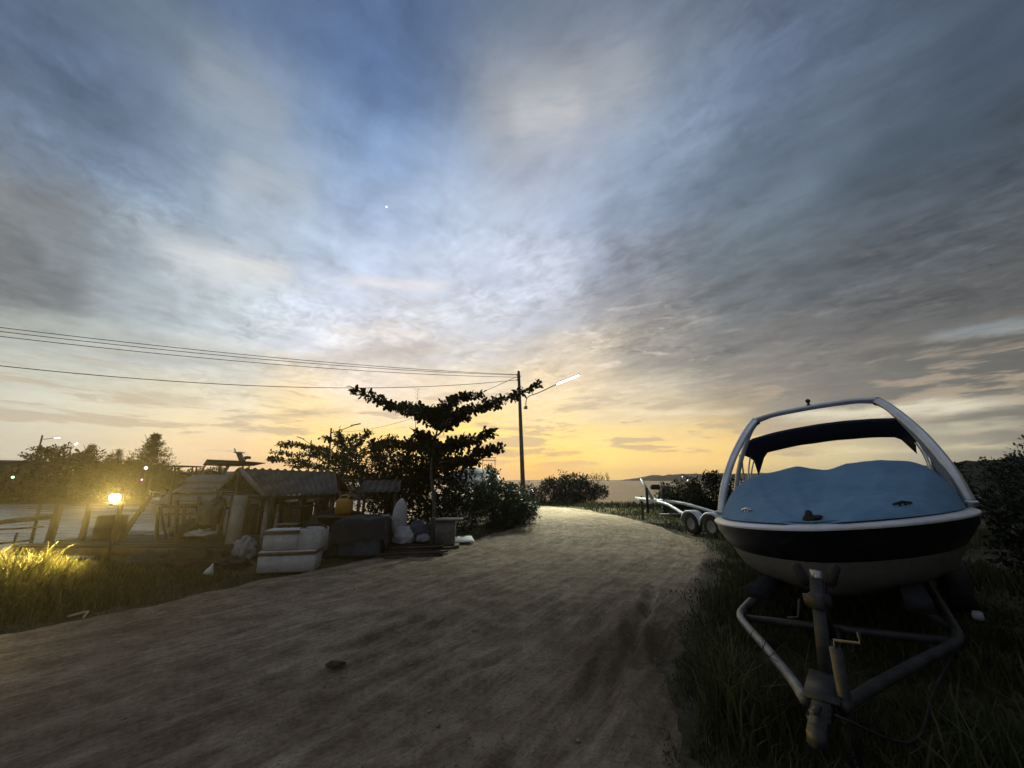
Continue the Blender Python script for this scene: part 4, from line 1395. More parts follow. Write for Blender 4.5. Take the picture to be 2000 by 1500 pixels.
m = MB(); m.lathe([(.0, 0), (.075, 0), (.08, .012), (.03, .03), (.03, .05)], BL(2.72, .10, 0.0), 14); m.build('jack_foot', 'galv_dull', trl, True)
m = MB(); m.tube([BL(2.72, .10, .60), BL(2.72, .10, .66), BL(2.72, .22, .66), BL(2.72, .22, .72)], .011, 6); m.build('jack_handle', 'galv_dull', trl)
# winch post
post = bpy.data.objects.new('winch_post', None); COL.objects.link(post); post.parent = trl; post.location = (0, 0, 0)
m = MB(); m.beam(BL(2.42, 0, .36), BL(2.10, 0, .88), .075, .065); m.build('upright', 'galv_dull', post)
m = MB(); m.beam(BL(1.7, 0, .40), BL(2.14, 0, .80), .05, .05); m.build('brace', 'galv_dull', post)
m = MB(); m.tube([BL(2.2, -.08, .76), BL(2.2, .08, .76)], .042, 14); m.box(BL(2.2, 0, .76), (.12, .10, .11), Matrix.Rotation(.73, 3, 'Z'), bevel=.015); m.build('winch', 'galv_dull', post)
m = MB(); m.tube([BL(2.2, -.11, .76), BL(2.22, -.13, .64), BL(2.22, -.20, .63)], .010, 6); m.build('winch_handle', 'dark_metal', post)
for sd in (-1, 1):
    m = MB(); m.box(BL(2.02, sd * .10, .90), (.07, .06, .17), Matrix.Rotation(.73, 3, 'Z') @ Matrix.Rotation(sd * .35, 3, 'X'), bevel=.02); m.build('bow_stop', 'rubber', post, True)
m = MB(); m.beam(BL(2.02, 0, .84), BL(2.02, 0, .93), .08, .04); m.build('stop_plate', 'galv', post)
m = MB(); m.tube(interp([BL(2.16, 0, .78), BL(1.8, 0, .70), BL(1.42, 0, .73)], 8), .012, 5); m.build('winch_strap', 'navy_cloth', post)
m = MB(); m.tube(interp([BL(2.9, .06, .34), BL(2.5, .35, .13), BL(2.0, .5, .24), BL(1.5, .68, .37)], 14), .008, 5); m.build('wiring', 'wire', trl)

# ---------------------------------------------------------------- empty tandem trailer further along the verge
D2 = Vector((-.25, .97, 0)).normalized()          # towards its raised tongue
R2 = Vector((.97, .25, 0)).normalized()           # away from the road
W2 = Vector((5.62, 11.95, 0))                     # between the two near wheels


def TL(a, r, z):
    p = W2 + D2 * a + R2 * r
    return Vector((p.x, p.y, z))


t2 = thing('empty_trailer', TL(0, .8, 0), 'empty boat trailer with twin arched fenders parked on the grass', 'trailer')
for r_ in (0.0, 1.75):
    fm = MB()
    arc = []
    for ax in (.42, -.42):
        for k in range(13):
            a = math.pi * k / 12
            arc.append((ax + math.cos(a) * .40, .36 + math.sin(a) * .34))
    rows_ = []
    for off, dz_ in ((-.13, -.05), (-.13, 0), (.13, 0), (.13, -.05)):
        rows_.append([tuple(TL(a, r_ + off, z + dz_)) for a, z in arc])
    fm.grid(np.array(rows_)); fm.build('fender', 'fender', t2, True)
    for ax in (.42, -.42):
        w = bpy.data.objects.new('wheel', None); COL.objects.link(w); w.parent = t2
        cpos = TL(ax, r_, .305)
        w.location = cpos - Vector(t2.location)
        rot = (-R2).to_track_quat('Z', 'Y').to_matrix()
        m = MB(); m.lathe([(.17, -.09), (.27, -.10), (.302, -.07), (.305, 0), (.302, .07), (.27, .10), (.17, .09)], cpos, 26, rot, cap=False); m.build('tyre', 'rubber', w, True)
        m = MB(); m.lathe([(0, .03), (.05, .05), (.10, .04), (.165, .085), (.185, .08), (.185, -.08), (0, -.05)], cpos, 22, rot); m.build('rim', 'rim', w, True)
for r_ in (.22, 1.53):
    m = MB(); m.tube(interp([TL(-2.2, r_, .46), TL(-.6, r_, .48), TL(.9, r_, .50), TL(1.7, r_ + (.15 if r_ < 1 else -.15), .64), TL(2.6, r_ + (.33 if r_ < 1 else -.33), .78), TL(4.6, .87 + (-.08 if r_ < 1 else .08), .84)], 26), .055, 8); m.build('frame_rail', 'fender', t2, True)
for a in (-2.0, -.42, .42, 2.2):
    m = MB(); m.beam(TL(a, .1, .42), TL(a, 1.65, .42), .06, .06); m.build('crossbar', 'galv', t2)
m = MB(); m.beam(TL(3.6, .87, .82), TL(4.9, .87, .86), .08, .08); m.build('tongue', 'fender', t2)
m = MB(); m.tube([TL(4.5, .87, .02), TL(4.5, .87, .95)], .04, 8); m.build('jack', 'galv_dull', t2)
m = MB(); m.beam(TL(3.5, .75, .8), TL(4.15, .70, 1.62), .08, .08); m.build('winch_post', 'galv', t2)
for r_, a in ((.62, 3.7), (1.1, 3.3)):
    m = MB(); m.tube([TL(a, r_, .35), TL(a, r_, 1.30)], .05, 8); m.build('guide_post', 'carpet', t2)
m = MB(); m.box(TL(3.6, .95, 1.32), (.34, .2, .2), bevel=.04); m.build('bow_roller', 'rubber', t2)

# ---------------------------------------------------------------- power pole, street lamp and cables
PP = Vector((at(1023, 980, 26.6).x, 26.6, 0))
PT = at(1013, 726, 26.6)
pole = thing('power_pole', PP, 'leaning concrete power pole with a lit street lamp at the bend in the road', 'pole')
m = MB(); m.tube([PP - Vector((0, 0, .3)), PT], [.165, .095], 14); m.build('shaft', 'concrete', pole, True)
m = MB(); m.tube([PT - Vector((0, 0, .02)), PT + Vector((0, 0, .06))], [.10, .06], 12); m.build('cap', 'concrete', pole, True)
for dz_, sx in ((-.25, -1), (-.42, -1), (-.62, -1), (-.36, 1)):
    p = PP.lerp(PT, 1) + Vector((.10 * sx, -.05, dz_))
    m = MB(); m.lathe([(.0, -.06), (.05, -.055), (.035, -.02), (.055, 0), (.035, .02), (.05, .05), (0, .06)], p, 12); m.build('insulator', 'sack_grey', pole, True)
A0 = at(1022, 797, 26.5)
A1 = at(1027, 779, 26.2)
L0, L1 = at(1088, 750, 24.9), at(1131, 733, 24.1)
m = MB(); m.tube(interp([A0, A0 + Vector((.16, -.05, .06)), A1 + Vector((.12, 0, .1)), A1.lerp(L0, .45), L0], 18), .030, 8); m.build('lamp_arm', 'red_metal', pole, True)
m = MB(); m.box(A0 + Vector((.18, -.08, .02)), (.22, .16, .22), bevel=.03); m.build('junction_box', 'sack_grey', pole)
d_ = (L1 - L0).normalized()
m = MB(); m.beam(L0 - d_ * .05 + Vector((0, .02, .075)), L1 + d_ * .05 + Vector((0, .02, .075)), .17, .035); m.build('lamp_housing', 'galv', pole)
M['tube_light'] = emitter('white_lamp_tube', (0.93, 1.0, 0.97), 5.0)
m = MB(); m.tube([L0, L1], .062, 12); m.build('lamp_tube', 'tube_light', pole, True)
sd_ = bpy.data.lights.new('street_lamp_light', 'SPOT')
sd_.energy = 10500.0
sd_.color = (0.92, 1.0, 0.80)
sd_.spot_size = R(74)
sd_.spot_blend = 0.35
sd_.shadow_soft_size = 0.35
so = bpy.data.objects.new('street_lamp_light', sd_); COL.objects.link(so)
so.parent = pole
so.location = L0.lerp(L1, .5) + Vector((0, 0, -.12)) - PP
aim = Vector((2.4, 19.5, 0)) - (L0.lerp(L1, .5))
so.rotation_euler = aim.to_track_quat('-Z', 'Y').to_euler()


def cable(a, b, sag, rad, label):
    pts = []
    for i in range(41):
        f_ = i / 40
        p = Vector(a).lerp(Vector(b), f_)
        p.z -= sag * 4 * f_ * (1 - f_)
        pts.append(p)
    m_ = MB(); m_.tube(pts, rad, 5)
    return tag(m_.build('power_line', 'wire'), label, 'cable', 'power cables')


far_l = lambda v, y=15.5: (lambda q: q + (q - Vector(PT)) * .12)(at(0, v, y))
cable(PT + Vector((-.10, -.05, -.22)), far_l(632), .38, .016, 'topmost cable running left from the power pole')
cable(PT + Vector((-.10, -.05, -.26)), far_l(639), .42, .016, 'second cable from the top, running left from the power pole')
cable(PT + Vector((-.10, -.05, -.42)), far_l(647), .46, .016, 'third cable from the top, running left from the power pole')
cable(PT + Vector((-.10, -.05, -.62)), far_l(694, 15.0), .95, .018, 'lowest cable, hanging well below the other three to the left of the power pole')

# further street lamps: two dark ones down the creek and two lit on the far bank
P3 = at(647, 838, 58)
LG = 'street lamps beyond the creek'


def far_lamp(u, vtop, y, u1, v1, label, lit, rad=.12, two=None, zb=0.0):
    t_ = at(u, vtop, y)
    b_ = Vector((t_.x + .35, y, zb))
    root_ = thing('street_lamp', b_, label, 'street lamp', LG)
    m_ = MB(); m_.tube([b_, t_], [rad * 1.25, rad], 8); m_.build('shaft', 'concrete', root_, True)
    h = at(u1, v1, y - 2)
    q = t_ + Vector((0, 0, -.7))
    m_ = MB(); m_.tube(interp([q, q.lerp(h, .25) + Vector((0, 0, -.1)), h], 10), .055, 6); m_.build('lamp_arm', 'red_metal', root_, True)
    hd = (h - q); hd.z *= .5; hd.normalize()
    m_ = MB(); m_.beam(h - hd * .2 + Vector((0, 0, .1)), h + hd * 1.6 + Vector((0, 0, .1)), .26, .10); m_.build('lamp_head', 'galv_dull', root_)
    if lit:
        m_ = MB(); m_.tube([h - hd * .1, h + hd * 1.5], .14, 8); m_.build('lamp_tube', M['far_light'], root_, True)
    return root_


M['far_light'] = emitter('white_far_lamp', (0.88, 0.95, 1.0), 4.0)
far_lamp(647, 836, 58, 688, 832, 'unlit street lamp with a long raised arm behind the shed and trees', False)
far_lamp(608, 860, 82, 592, 858, 'smaller unlit street lamp far behind the flat open tree', False)
far_lamp(83, 850, 72, 108, 855, 'lit white street lamp on a pole above the far bank trees', True, zb=1.0)
far_lamp(139, 872, 78, 147, 868, 'lit white street lamp half hidden in the far bank trees', True, zb=1.0)
cable(P3 + Vector((0, 0, -.4)), PT + Vector((-.08, 0, -.35)), 1.2, .018, 'cable dropping behind the winged tree to a farther pole')
for u, v, y, col, r_, lab in [(285, 914, 44, (0.85, .93, 1.0), .16, 'small white lamp in front of the tallest far casuarina'), (277, 937, 43.4, (.75, .35, 1.0), .09, 'tiny violet lamp on the creek bank'),
                              (25, 932, 43, (.45, 1.0, .55), .13, 'tiny green lamp by the dark far house'), (1333, 931, 870, (1, .9, .75), 1.4, 'upper tiny lamp on the far headland'), (1343, 937.5, 868, (1, .88, .7), 1.3, 'lower tiny lamp on the far headland')]:
    M['pt'] = emitter('far_lamp_glow', col, 3.5)
    m = MB(); p = at(u, v, y)
    m.lathe([(0, -r_), (r_ * .7, -r_ * .7), (r_, 0), (r_ * .7, r_ * .7), (0, r_)], p, 10)
    root = thing('lamp', p - Vector((0, 0, r_)), lab, 'lamp')
    m.build('bulb', M['pt'], root, True)
    m2 = MB(); m2.tube([p + Vector((0, .1, -r_ - 1.2)), p + Vector((0, .1, -r_ * .9))], r_ * .3, 6); m2.build('stem', 'dark_metal', root)

# ---------------------------------------------------------------- the yellow floodlight on the landing
LP = at(225, 972, 8.36)
fl = thing('floodlight', (LP.x, LP.y + .12, .2), 'glaring yellow floodlight on a stake at the landing', 'floodlight')
m = MB(); m.beam((LP.x, LP.y + .16, -.6), (LP.x, LP.y + .16, LP.z + .12), .06, .06); m.build('stake', 'wood_dark', fl)
rotf = Matrix.Rotation(R(-30), 3, 'Z') @ Matrix.Rotation(R(0), 3, 'X')
fdir = Vector((.35, -.9, -.28)).normalized()
q = fdir.to_track_quat('-Y', 'Z').to_matrix()
m = MB(); m.box(LP - fdir * .045 * -1 * -1, (.22, .07, .19), q, bevel=.03); m.build('housing', 'dark_metal', fl)
M['flood'] = emitter('warm_flood_face', (1.0, 0.74, 0.26), 14.0)
m = MB(); m.box(LP + fdir * .012 , (.175, .06, .145), q, bevel=.045); m.build('lens', M['flood'], fl)
# beam added for its halo in the haze, spill onto the long grass
tocam = Vector((-LP.x, -LP.y, 0)).normalized()
lside = Vector((-tocam.y, tocam.x, 0))
plate_r = Matrix((lside, tocam, Vector((0, 0, 1)))).transposed()
m = MB(); m.box(LP + tocam * .17 + Vector((0, 0, -.100)), (.34, .30, .012), plate_r); m.build('beam_blocker', 'dark_metal', fl)  # plate added under the lamp to keep the beam off the road
for nm, watts, cone, blend, aim_ in (('halo_beam', 13000.0, 43, 0.5, (Vector((0, 0, 2.6)) - LP).normalized()), ('floodlight_spill', 9500.0, 108, 0.9, Vector((-.12, -.86, -.46)))):
    ld = bpy.data.lights.new(nm, 'SPOT')
    ld.energy = watts
    ld.color = (1.0, 0.68, 0.16)
    ld.spot_size = R(cone)
    ld.spot_blend = blend
    ld.shadow_soft_size = 0.012 if 'beam' in nm else 0.06
    lo = bpy.data.objects.new(nm, ld); COL.objects.link(lo)
    lo.parent = fl
    lo.location = (LP + tocam * .06 + Vector((0, 0, -.078)) if 'beam' in nm else LP + fdir * .09 + Vector((-.12, -.02, -.12))) - fl.location
    lo.rotation_euler = aim_.to_track_quat('-Z', 'Y').to_euler()

# ---------------------------------------------------------------- tin-roofed shed among the rubbish
def wavy_sheet(c00, c10, c01, c11, waves, amp, nx, ny, thick=.012, wear=0.02):
    """Corrugated sheet between four corners: c00-c10 along the ridge, c01-c11 along the eave."""
    rows_ = []
    for j in range(ny):
        g = j / (ny - 1)
        row = []
        for i in range(nx):
            f_ = i / (nx - 1)
            p = (Vector(c00).lerp(Vector(c10), f_)).lerp(Vector(c01).lerp(Vector(c11), f_), g)
            z = amp * math.cos(2 * math.pi * waves * f_) + wear * mnoise.noise(Vector((f_ * 4, g * 2, 1)))
            e = (wear * 1.6 * mnoise.noise(Vector((math.floor(f_ * 5) * 3.1, 0, 7)))) if g > .95 else 0
            row.append((p.x, p.y - (e if c01[1] < c00[1] else -e), p.z + z))
        rows_.append(row)
    A = np.array(rows_)
    m_ = MB(); m_.grid(A); m_.grid((A - np.array([0, 0, thick]))[:, ::-1])
    return m_


RL, RR_ = at(468, 914, 10.0), at(655, 921, 10.6)
EL, ER = at(517, 968, 9.0), at(660, 962, 9.7)
BL_, BR_ = at(424, 956, 10.9), Vector((RR_.x + .1, 11.4, EL.z + .02))
shed = thing('tin_roof_shed', ((EL.x + ER.x) / 2, 10.0, 0), 'low ramshackle shed with a corrugated roof beside the creek', 'shed')
roof = wavy_sheet(RL, RR_, EL, ER, 13, .026, 260, 14)
roof.build('roof', 'roof', shed, True)
wavy_sheet(RL + Vector((0, 0, -.012)), RR_ + Vector((0, 0, -.012)), BL_, BR_, 13, .026, 200, 10).build('roof', 'roof', shed, True)
m = MB(); m.beam(RL + Vector((-.05, 0, -.05)), RR_ + Vector((0, 0, -.05)), .07, .07); m.build('ridge_beam', 'wood_dark', shed)
m = MB()
m.beam(RL + Vector((.03, -.03, -.03)), EL + Vector((.02, -.03, -.02)), .05, .11); m.beam(RL + Vector((-.02, .02, -.05)), BL_ + Vector((.0, .0, -.03)), .05, .11)
m.build('barge_board', 'grey_wood', shed)
m = MB(); m.beam(EL + Vector((0, .1, -.07)), ER + Vector((0, .1, -.07)), .06, .08); m.build('eave_beam', 'wood_dark', shed)
m = MB(); m.beam(BL_ + Vector((.05, -.03, -.08)), EL + Vector((0, .12, -.08)), .05, .07); m.build('tie_beam', 'wood_dark', shed)
for p, w in [(EL + Vector((.12, .12, 0)), .09), (EL.lerp(ER, .45) + Vector((0, .12, 0)), .08), (ER + Vector((-.15, .1, 0)), .09), (BL_ + Vector((.12, -.05, 0)), .09), (BR_ + Vector((-.1, -.1, 0)), .09), (RL + Vector((.02, .0, -.1)), .07), (BL_.lerp(EL, .35) + Vector((.05, 0, 0)), .06)]:
    m = MB(); m.beam((p.x + rng.normal(0, .03), p.y, -.2), (p.x, p.y, p.z - .04), w, w); m.build('post', 'wood', shed)
m = MB()
for k in range(11):
    x0 = BL_.x + .4 + k * .25
    m.beam((x0, 11.25 + .02 * (k % 2), -.1), (x0 + rng.normal(0, .04), 11.2 + .02 * (k % 2), 1.05 + rng.uniform(-.15, .1)), .23, .02)
m.build('back_wall', 'wood_dark', shed)

# pale plank leaning on the shed's gable
p0, p1 = at(448, 1091, 8.7), at(471, 968, 9.15)
p0.z = max(p0.z, -.03)
m = MB(); m.beam(p0, p1, .27, .045); tag(m.build('leaning_plank', 'wood_pale'), 'thick pale plank leaning against the open gable of the shed', 'plank')
for (u0, v0, u1, v1, y0, y1, w, lab) in [(507, 1085, 524, 975, 8.75, 9.2, .10, 'narrow dark board leaning inside the shed, right of the pale plank'),
                                         (533, 1080, 543, 985, 8.85, 9.3, .07, 'thin grey stick leaning inside the shed behind the foam boxes')]:
    a, b = at(u0, v0, y0), at(u1, v1, y1)
    a.z = 0.0
    m = MB(); m.beam(a, b, w, .035); tag(m.build('leaning_board', 'grey_wood'), lab, 'board')


def lump(name, mat, c, rad, label, cat, seed=0, group=None, rough=.22, freq=2.2, pow_=0.8):
    """A soft heap or filled sack."""
    m_ = MB()
    nU, nV = 36, 20
    P_ = []
    for j in range(nV + 1):
        th = math.pi * j / nV
        row = []
        for i in range(nU + 1):
            ph = 2 * math.pi * (i % nU) / nU
            d = Vector((math.sin(th) * math.cos(ph), math.sin(th) * math.sin(ph), math.cos(th)))
            k = 1 + rough * mnoise.noise(d * freq + Vector((seed * 7.1, seed, 0))) + rough * .45 * mnoise.noise(d * freq * 2.7 + Vector((seed, 3, 1))) + rough * .2 * mnoise.noise(d * freq * 6 + Vector((seed, 8, 1)))
            z = d.z
            if z < 0:
                z = -abs(z) ** 0.5 * 0.5
            row.append((c[0] + d.x * rad[0] * k, c[1] + d.y * rad[1] * k, c[2] + max(z * rad[2] * k, -rad[2] * .42)))
        P_.append(row)
    m_.grid(np.array(P_)[::-1])
    return tag(m_.build(name, mat, smooth_=True), label, cat, group)


# foam fish boxes: one long one below, two smaller ones on top
def foam_box(c, size, rz, label, lid=True, tape=None, open_top=False):
    c = Vector(c)
    root_ = thing('foam_box', (c.x, c.y, c.z), label, 'foam box', 'white foam boxes')
    w, d, h = size
    rot = Matrix.Rotation(rz, 3, 'Z')
    lid_h = .075 if lid else 0
    if open_top:
        m_ = MB()
        tks = .035
        for sx, sy, ww, dd in ((0, -1, w, tks), (0, 1, w, tks), (-1, 0, tks, d - 2 * tks), (1, 0, tks, d - 2 * tks)):
            off = rot @ Vector((sx * (w / 2 - tks / 2), sy * (d / 2 - tks / 2), h / 2))
            m_.box(c + off, (ww, dd, h), rot, bevel=.01)
        m_.box(c + Vector((0, 0, .02)), (w - .08, d - .08, .04), rot)
        m_.build('body', 'foam', root_)
    else:
        m_ = MB(); m_.box(c + Vector((0, 0, (h - lid_h) / 2)), (w, d, h - lid_h), rot, taper=1.02, bevel=.018); m_.build('body', 'foam', root_)
    if lid:
        m_ = MB(); m_.box(c + Vector((0, 0, h - lid_h / 2 + .003)), (w + .025, d + .025, lid_h - .004), rot, bevel=.018); m_.build('lid', 'foam', root_)
    if tape:
        m_ = MB(); m_.box(c + Vector((0, 0, tape)), (w + .034, d + .034, .045), rot); m_.build('tape_band', 'tape', root_)
    return root_


g0 = ground(551, 1119)
RZB = R(11)
cc_ = Vector((g0.x, g0.y + .24, 0.0))
foam_box(cc_, (.93, .48, .36), RZB, 'long white foam box, lowest of the three, lying on the road edge', True, .325)
rb = Matrix.Rotation(RZB, 3, 'Z')
foam_box(cc_ + rb @ Vector((-.17, .02, .365)), (.56, .42, .34), RZB + R(2), 'white foam box with a brown taped lid stacked on the long one', True, .315)
foam_box(cc_ + rb @ Vector((.325, .05, .365)), (.40, .44, .35), RZB - R(3), 'open white foam box at the right end of the stack', False, None, True)
p = cc_ + rb @ Vector((.33, .05, .70))
m = MB(); m.tube(interp([p + Vector((-.22, -.1, .0)), p + Vector((-.08, 0, .075)), p + Vector((.1, .02, .07)), p + Vector((.21, .06, .0))], 12), [.02] * 12, 8)
tag(m.build('hose', 'rubber'), 'short dark hose arched over the open foam box', 'hose')

# blue tub under a black tarpaulin
tb_c = ground(692, 1091) + Vector((0, .42, 0))
root = thing('plastic_tub', (tb_c.x, tb_c.y, 0), 'faded blue plastic tub with a black tarpaulin over its top', 'tub')
m = MB(); m.box(tb_c + Vector((0, 0, .33)), (.86, .70, .64), Matrix.Rotation(R(8), 3, 'Z'), taper=1.10, bevel=.05); m.build('body', 'tub_blue', root, True)
m = MB(); m.box(tb_c + Vector((0, 0, .655)), (.97, .81, .04), Matrix.Rotation(R(8), 3, 'Z'), bevel=.015); m.build('rim', 'tub_blue', root)
P_ = []
for j in range(31):
    row = []
    for i in range(41):
        x_ = (i / 40 - .5) * 1.5
        y_ = (j / 30 - .5) * 1.35
        ex, ey = max(0, abs(x_) - .50) , max(0, abs(y_) - .42)
        drop = 0.92 * max(ex, ey) * 2.0 + .12 * (x_ + .2) ** 2
        xx = math.copysign(min(abs(x_), .50 + ex * .35), x_)
        yy = math.copysign(min(abs(y_), .42 + ey * .38), y_)
        n_ = mnoise.noise(Vector((x_ * 3.2, y_ * 3.2, 4))) * .05 + mnoise.noise(Vector((x_ * 9, y_ * 9, 4))) * .015
        q = Matrix.Rotation(R(8), 3, 'Z') @ Vector((xx + n_ * .6, yy + n_ * .6, 0))
        row.append((tb_c.x + q.x, tb_c.y + q.y, .80 + n_ - drop * (1.0 + .25 * mnoise.noise(Vector((x_ * 2, y_ * 2, 9)))) + .04 * x_))
    P_.append(row)
m = MB(); m.grid(np.array(P_)); tag(m.build('tarpaulin', 'tarp_black', smooth_=True), 'black tarpaulin draped over the blue tub', 'tarpaulin')

# bench with a yellow can behind the tarpaulin
yc = at(669, 1006, 9.35)
bn = thing('workbench', (yc.x, 9.4, 0), 'rough wooden bench holding the yellow can under the tree', 'bench')
m = MB()
for k in range(3):
    m.beam((yc.x - .55, 9.22 + .17 * k, yc.z - .03), (yc.x + .65, 9.22 + .17 * k + .02, yc.z - .03), .15, .035)
m.build('bench_top', 'wood', bn)
for sx in (-.5, .58):
    for sy in (9.2, 9.58):
        m = MB(); m.beam((yc.x + sx, sy, -.05), (yc.x + sx, sy, yc.z - .05), .06, .06); m.build('leg', 'wood', bn)
jc = thing('yellow_can', (yc.x, 9.4, yc.z), 'dull yellow plastic jerrycan standing on the bench', 'jerrycan')
m = MB(); m.box((yc.x, 9.4, yc.z + .185), (.36, .26, .36), Matrix.Rotation(R(12), 3, 'Z'), taper=.96, bevel=.05); m.build('body', 'yellow', jc, True)
m = MB(); m.tube(interp([(yc.x - .11, 9.40, yc.z + .36), (yc.x - .08, 9.40, yc.z + .43), (yc.x + .06, 9.40, yc.z + .43), (yc.x + .09, 9.40, yc.z + .36)], 10), .022, 8); m.build('handle', 'yellow', jc, True)
m = MB(); m.tube([(yc.x + .14, 9.38, yc.z + .35), (yc.x + .14, 9.38, yc.z + .415)], .035, 12); m.build('spout_cap', 'rubber', jc, True)

# heap of nets and rubbish inside the shed
q = ground(590, 1075)
lump('net_heap', 'tarp_black', (-4.25, 9.75, .28), (.75, .55, .62), 'black heap of fishing net under the shed roof', 'net', 1, rough=.35, freq=2.6)
lump('rubbish_bag', 'sack_grey', (at(480, 1072, 8.6).x, 8.6, .12), (.22, .2, .30), 'crumpled grey bag between the pale plank and the foam boxes', 'bag', 2, rough=.4)
lump('rubbish_bag', 'sack_navy', (at(640, 1065, 8.9).x, 8.9, .14), (.32, .28, .30), 'dark bag slumped between the foam boxes and the blue tub', 'bag', 12, rough=.4)
m = MB(); a = at(545, 1024, 8.9); b = at(583, 1023, 8.9); m.box((a + b) / 2, ((b - a).length, .25, .025)); 
bt = thing('small_table', ((a.x + b.x) / 2, 8.9, 0), 'small grey topped table behind the foam boxes', 'table')
m.build('table_top', 'grey_wood', bt)
for sx in (-.16, .16):
    for sy in (-.09, .09):
        m = MB(); m.beam(((a.x + b.x) / 2 + sx, 8.9 + sy, -.05), ((a.x + b.x) / 2 + sx, 8.9 + sy, a.z - .012), .03, .03); m.build('leg', 'wood', bt)

pg = 'poles leaning about the shed'
for k, (u0, v0, u1, v1, y0, y1, w, lab) in enumerate([
        (418, 1085, 440, 985, 8.9, 9.3, .030, 'thin dark pole left of the pale plank'), (405, 1080, 384, 992, 9.1, 9.4, .025, 'thin pole crossing behind the dark bundle'),
        (470, 1092, 497, 990, 8.6, 9.1, .030, 'pole leaning just right of the pale plank'), (560, 1050, 548, 975, 9.1, 9.4, .028, 'slanting pole inside the shed front'),
        (606, 1060, 622, 972, 9.2, 9.5, .030, 'pole at the right end of the shed front'), (330, 1075, 312, 990, 9.2, 9.6, .026, 'crooked pole at the left end of the broken fence'),
        (366, 1082, 372, 1000, 9.0, 9.3, .022, 'short stick in the broken fence'), (455, 1000, 640, 985, 9.2, 9.4, .022, 'long pole lying across the shed under its eave')]):
    a, b = at(u0, v0, y0), at(u1, v1, y1)
    m = MB(); m.tube(interp([a - Vector((0, 0, .1 if k < 7 else 0)), a.lerp(b, .5) + Vector((rng.normal(0, .015), 0, 0)), b], 6), w, 6); tag(m.build('leaning_pole', 'wood_dark', smooth_=True), lab, 'pole', pg)
# sacks, the tall white bundle, planks, board and crate
SY = 9.45
sg = 'rubbish sacks by the winged tree'
for u, v, rx, rz, mat, lab, sdv, dy in [(789, 1050, .26, .26, 'sack_white', 'plump white sack in front of the tall white bundle', 3, 0.0), (818, 1040, .27, .27, 'sack_navy', 'slate blue sack right of the plump white sack', 4, .12),
                                        (826, 1053, .17, .12, 'sack_grey', 'small pale sack fallen open right of the slate blue one', 5, -.05), (752, 1022, .22, .20, 'sack_grey', 'grey crumpled sack left of the tall white bundle', 6, .3),
                                        (750, 1050, .15, .14, 'sack_grey', 'small grey sack at the left foot of the heap', 7, -.1), (762, 1040, .24, .26, 'sack_navy', 'dark sack under the grey crumpled one', 8, .18)]:
    p = at(u, v, SY + dy)
    lump('rubbish_sack', mat, (p.x, p.y, max(p.z, rz * .40)), (rx, rx * .8, rz), lab, 'sack', sdv, sg, rough=.20)
wb = at(776, 1032, SY + .15)
tp = at(783, 976, SY + .15)
m = MB()
m.lathe([(0.06, 0), (.17, .03), (.175, .2), (.165, .4), (.15, .55), (.115, .68), (.06, .765), (.03, .80), (0, .81)], (wb.x, wb.y, wb.z - .12), 22,
        Matrix.Rotation(R(5), 3, 'Y'), wob=lambda a, i: 1 + .13 * math.sin(a * 3 + i * .6) + .06 * math.sin(a * 7 + i))
tag(m.build('white_bundle', 'sack_white', smooth_=True), 'tall upright bundle of white sheet standing on the rubbish heap', 'bundle')
# what the heap stands on
lump('rubbish_heap', 'wood_dark', (wb.x + .05, SY + .50, .10), (.80, .42, .40), 'dark heap of debris under the sacks', 'heap', 9, rough=.4, freq=3.5)
for k in range(9):
    a = at(738 + rng.uniform(-4, 14), 1090 - k * 3.2, 8.9)
    a.z = .03 + .035 * (k // 2)
    y0 = 8.6 + .07 * k
    L_ = rng.uniform(.95, 1.45)
    x0 = a.x + rng.uniform(-.05, .1)
    m = MB(); m.beam((x0, y0, a.z), (x0 + L_, y0 + rng.uniform(.15, .34), a.z + rng.uniform(-.01, .04)), rng.uniform(.07, .13), .03)
    tag(m.build('scrap_plank', 'wood_dark' if k % 3 else 'wood'), 'dark scrap plank in the pile right of the blue tub', 'plank', 'scrap planks in the pile')
cr = ground(872, 1062); cy_ = 9.9
cr = at(868, 1055, cy_)
cd = thing('wooden_stand', (cr.x, cy_, 0), 'grey wooden stand with a wide top beside the almond trunk', 'stand')
zt = at(868, 1014, cy_).z
m = MB(); m.box((cr.x + .04, cy_, zt), (.78, .50, .035), Matrix.Rotation(R(6), 3, 'Z'), bevel=.008); m.build('top', 'grey_wood', cd)
m = MB(); m.box((cr.x + .02, cy_ + .02, zt / 2 + .04), (.46, .38, zt - .12), Matrix.Rotation(R(6), 3, 'Z'), bevel=.01); m.build('body', 'grey_wood', cd)
m = MB(); m.box((cr.x + .02, cy_ + .02, .05), (.66, .46, .06), Matrix.Rotation(R(6), 3, 'Z')); m.build('foot', 'wood', cd)
m = MB(); a = at(843, 1086, 9.25); m.beam((a.x, 9.25, -.1), (a.x - .01, 9.27, at(842, 1012, 9.25).z), .085, .085); tag(m.build('short_post', 'wood_dark'), 'short dark post standing before the almond trunk', 'post')
bd = ground(888, 1063)
m = MB(); m.box((bd.x, bd.y + .1, .10), (.92, .62, .03), Matrix.Rotation(R(14), 3, 'Z') @ Matrix.Rotation(R(5), 3, 'X'), bevel=.006)
tag(m.build('white_board', 'board'), 'flat white board lying at the road edge by the bush', 'board')
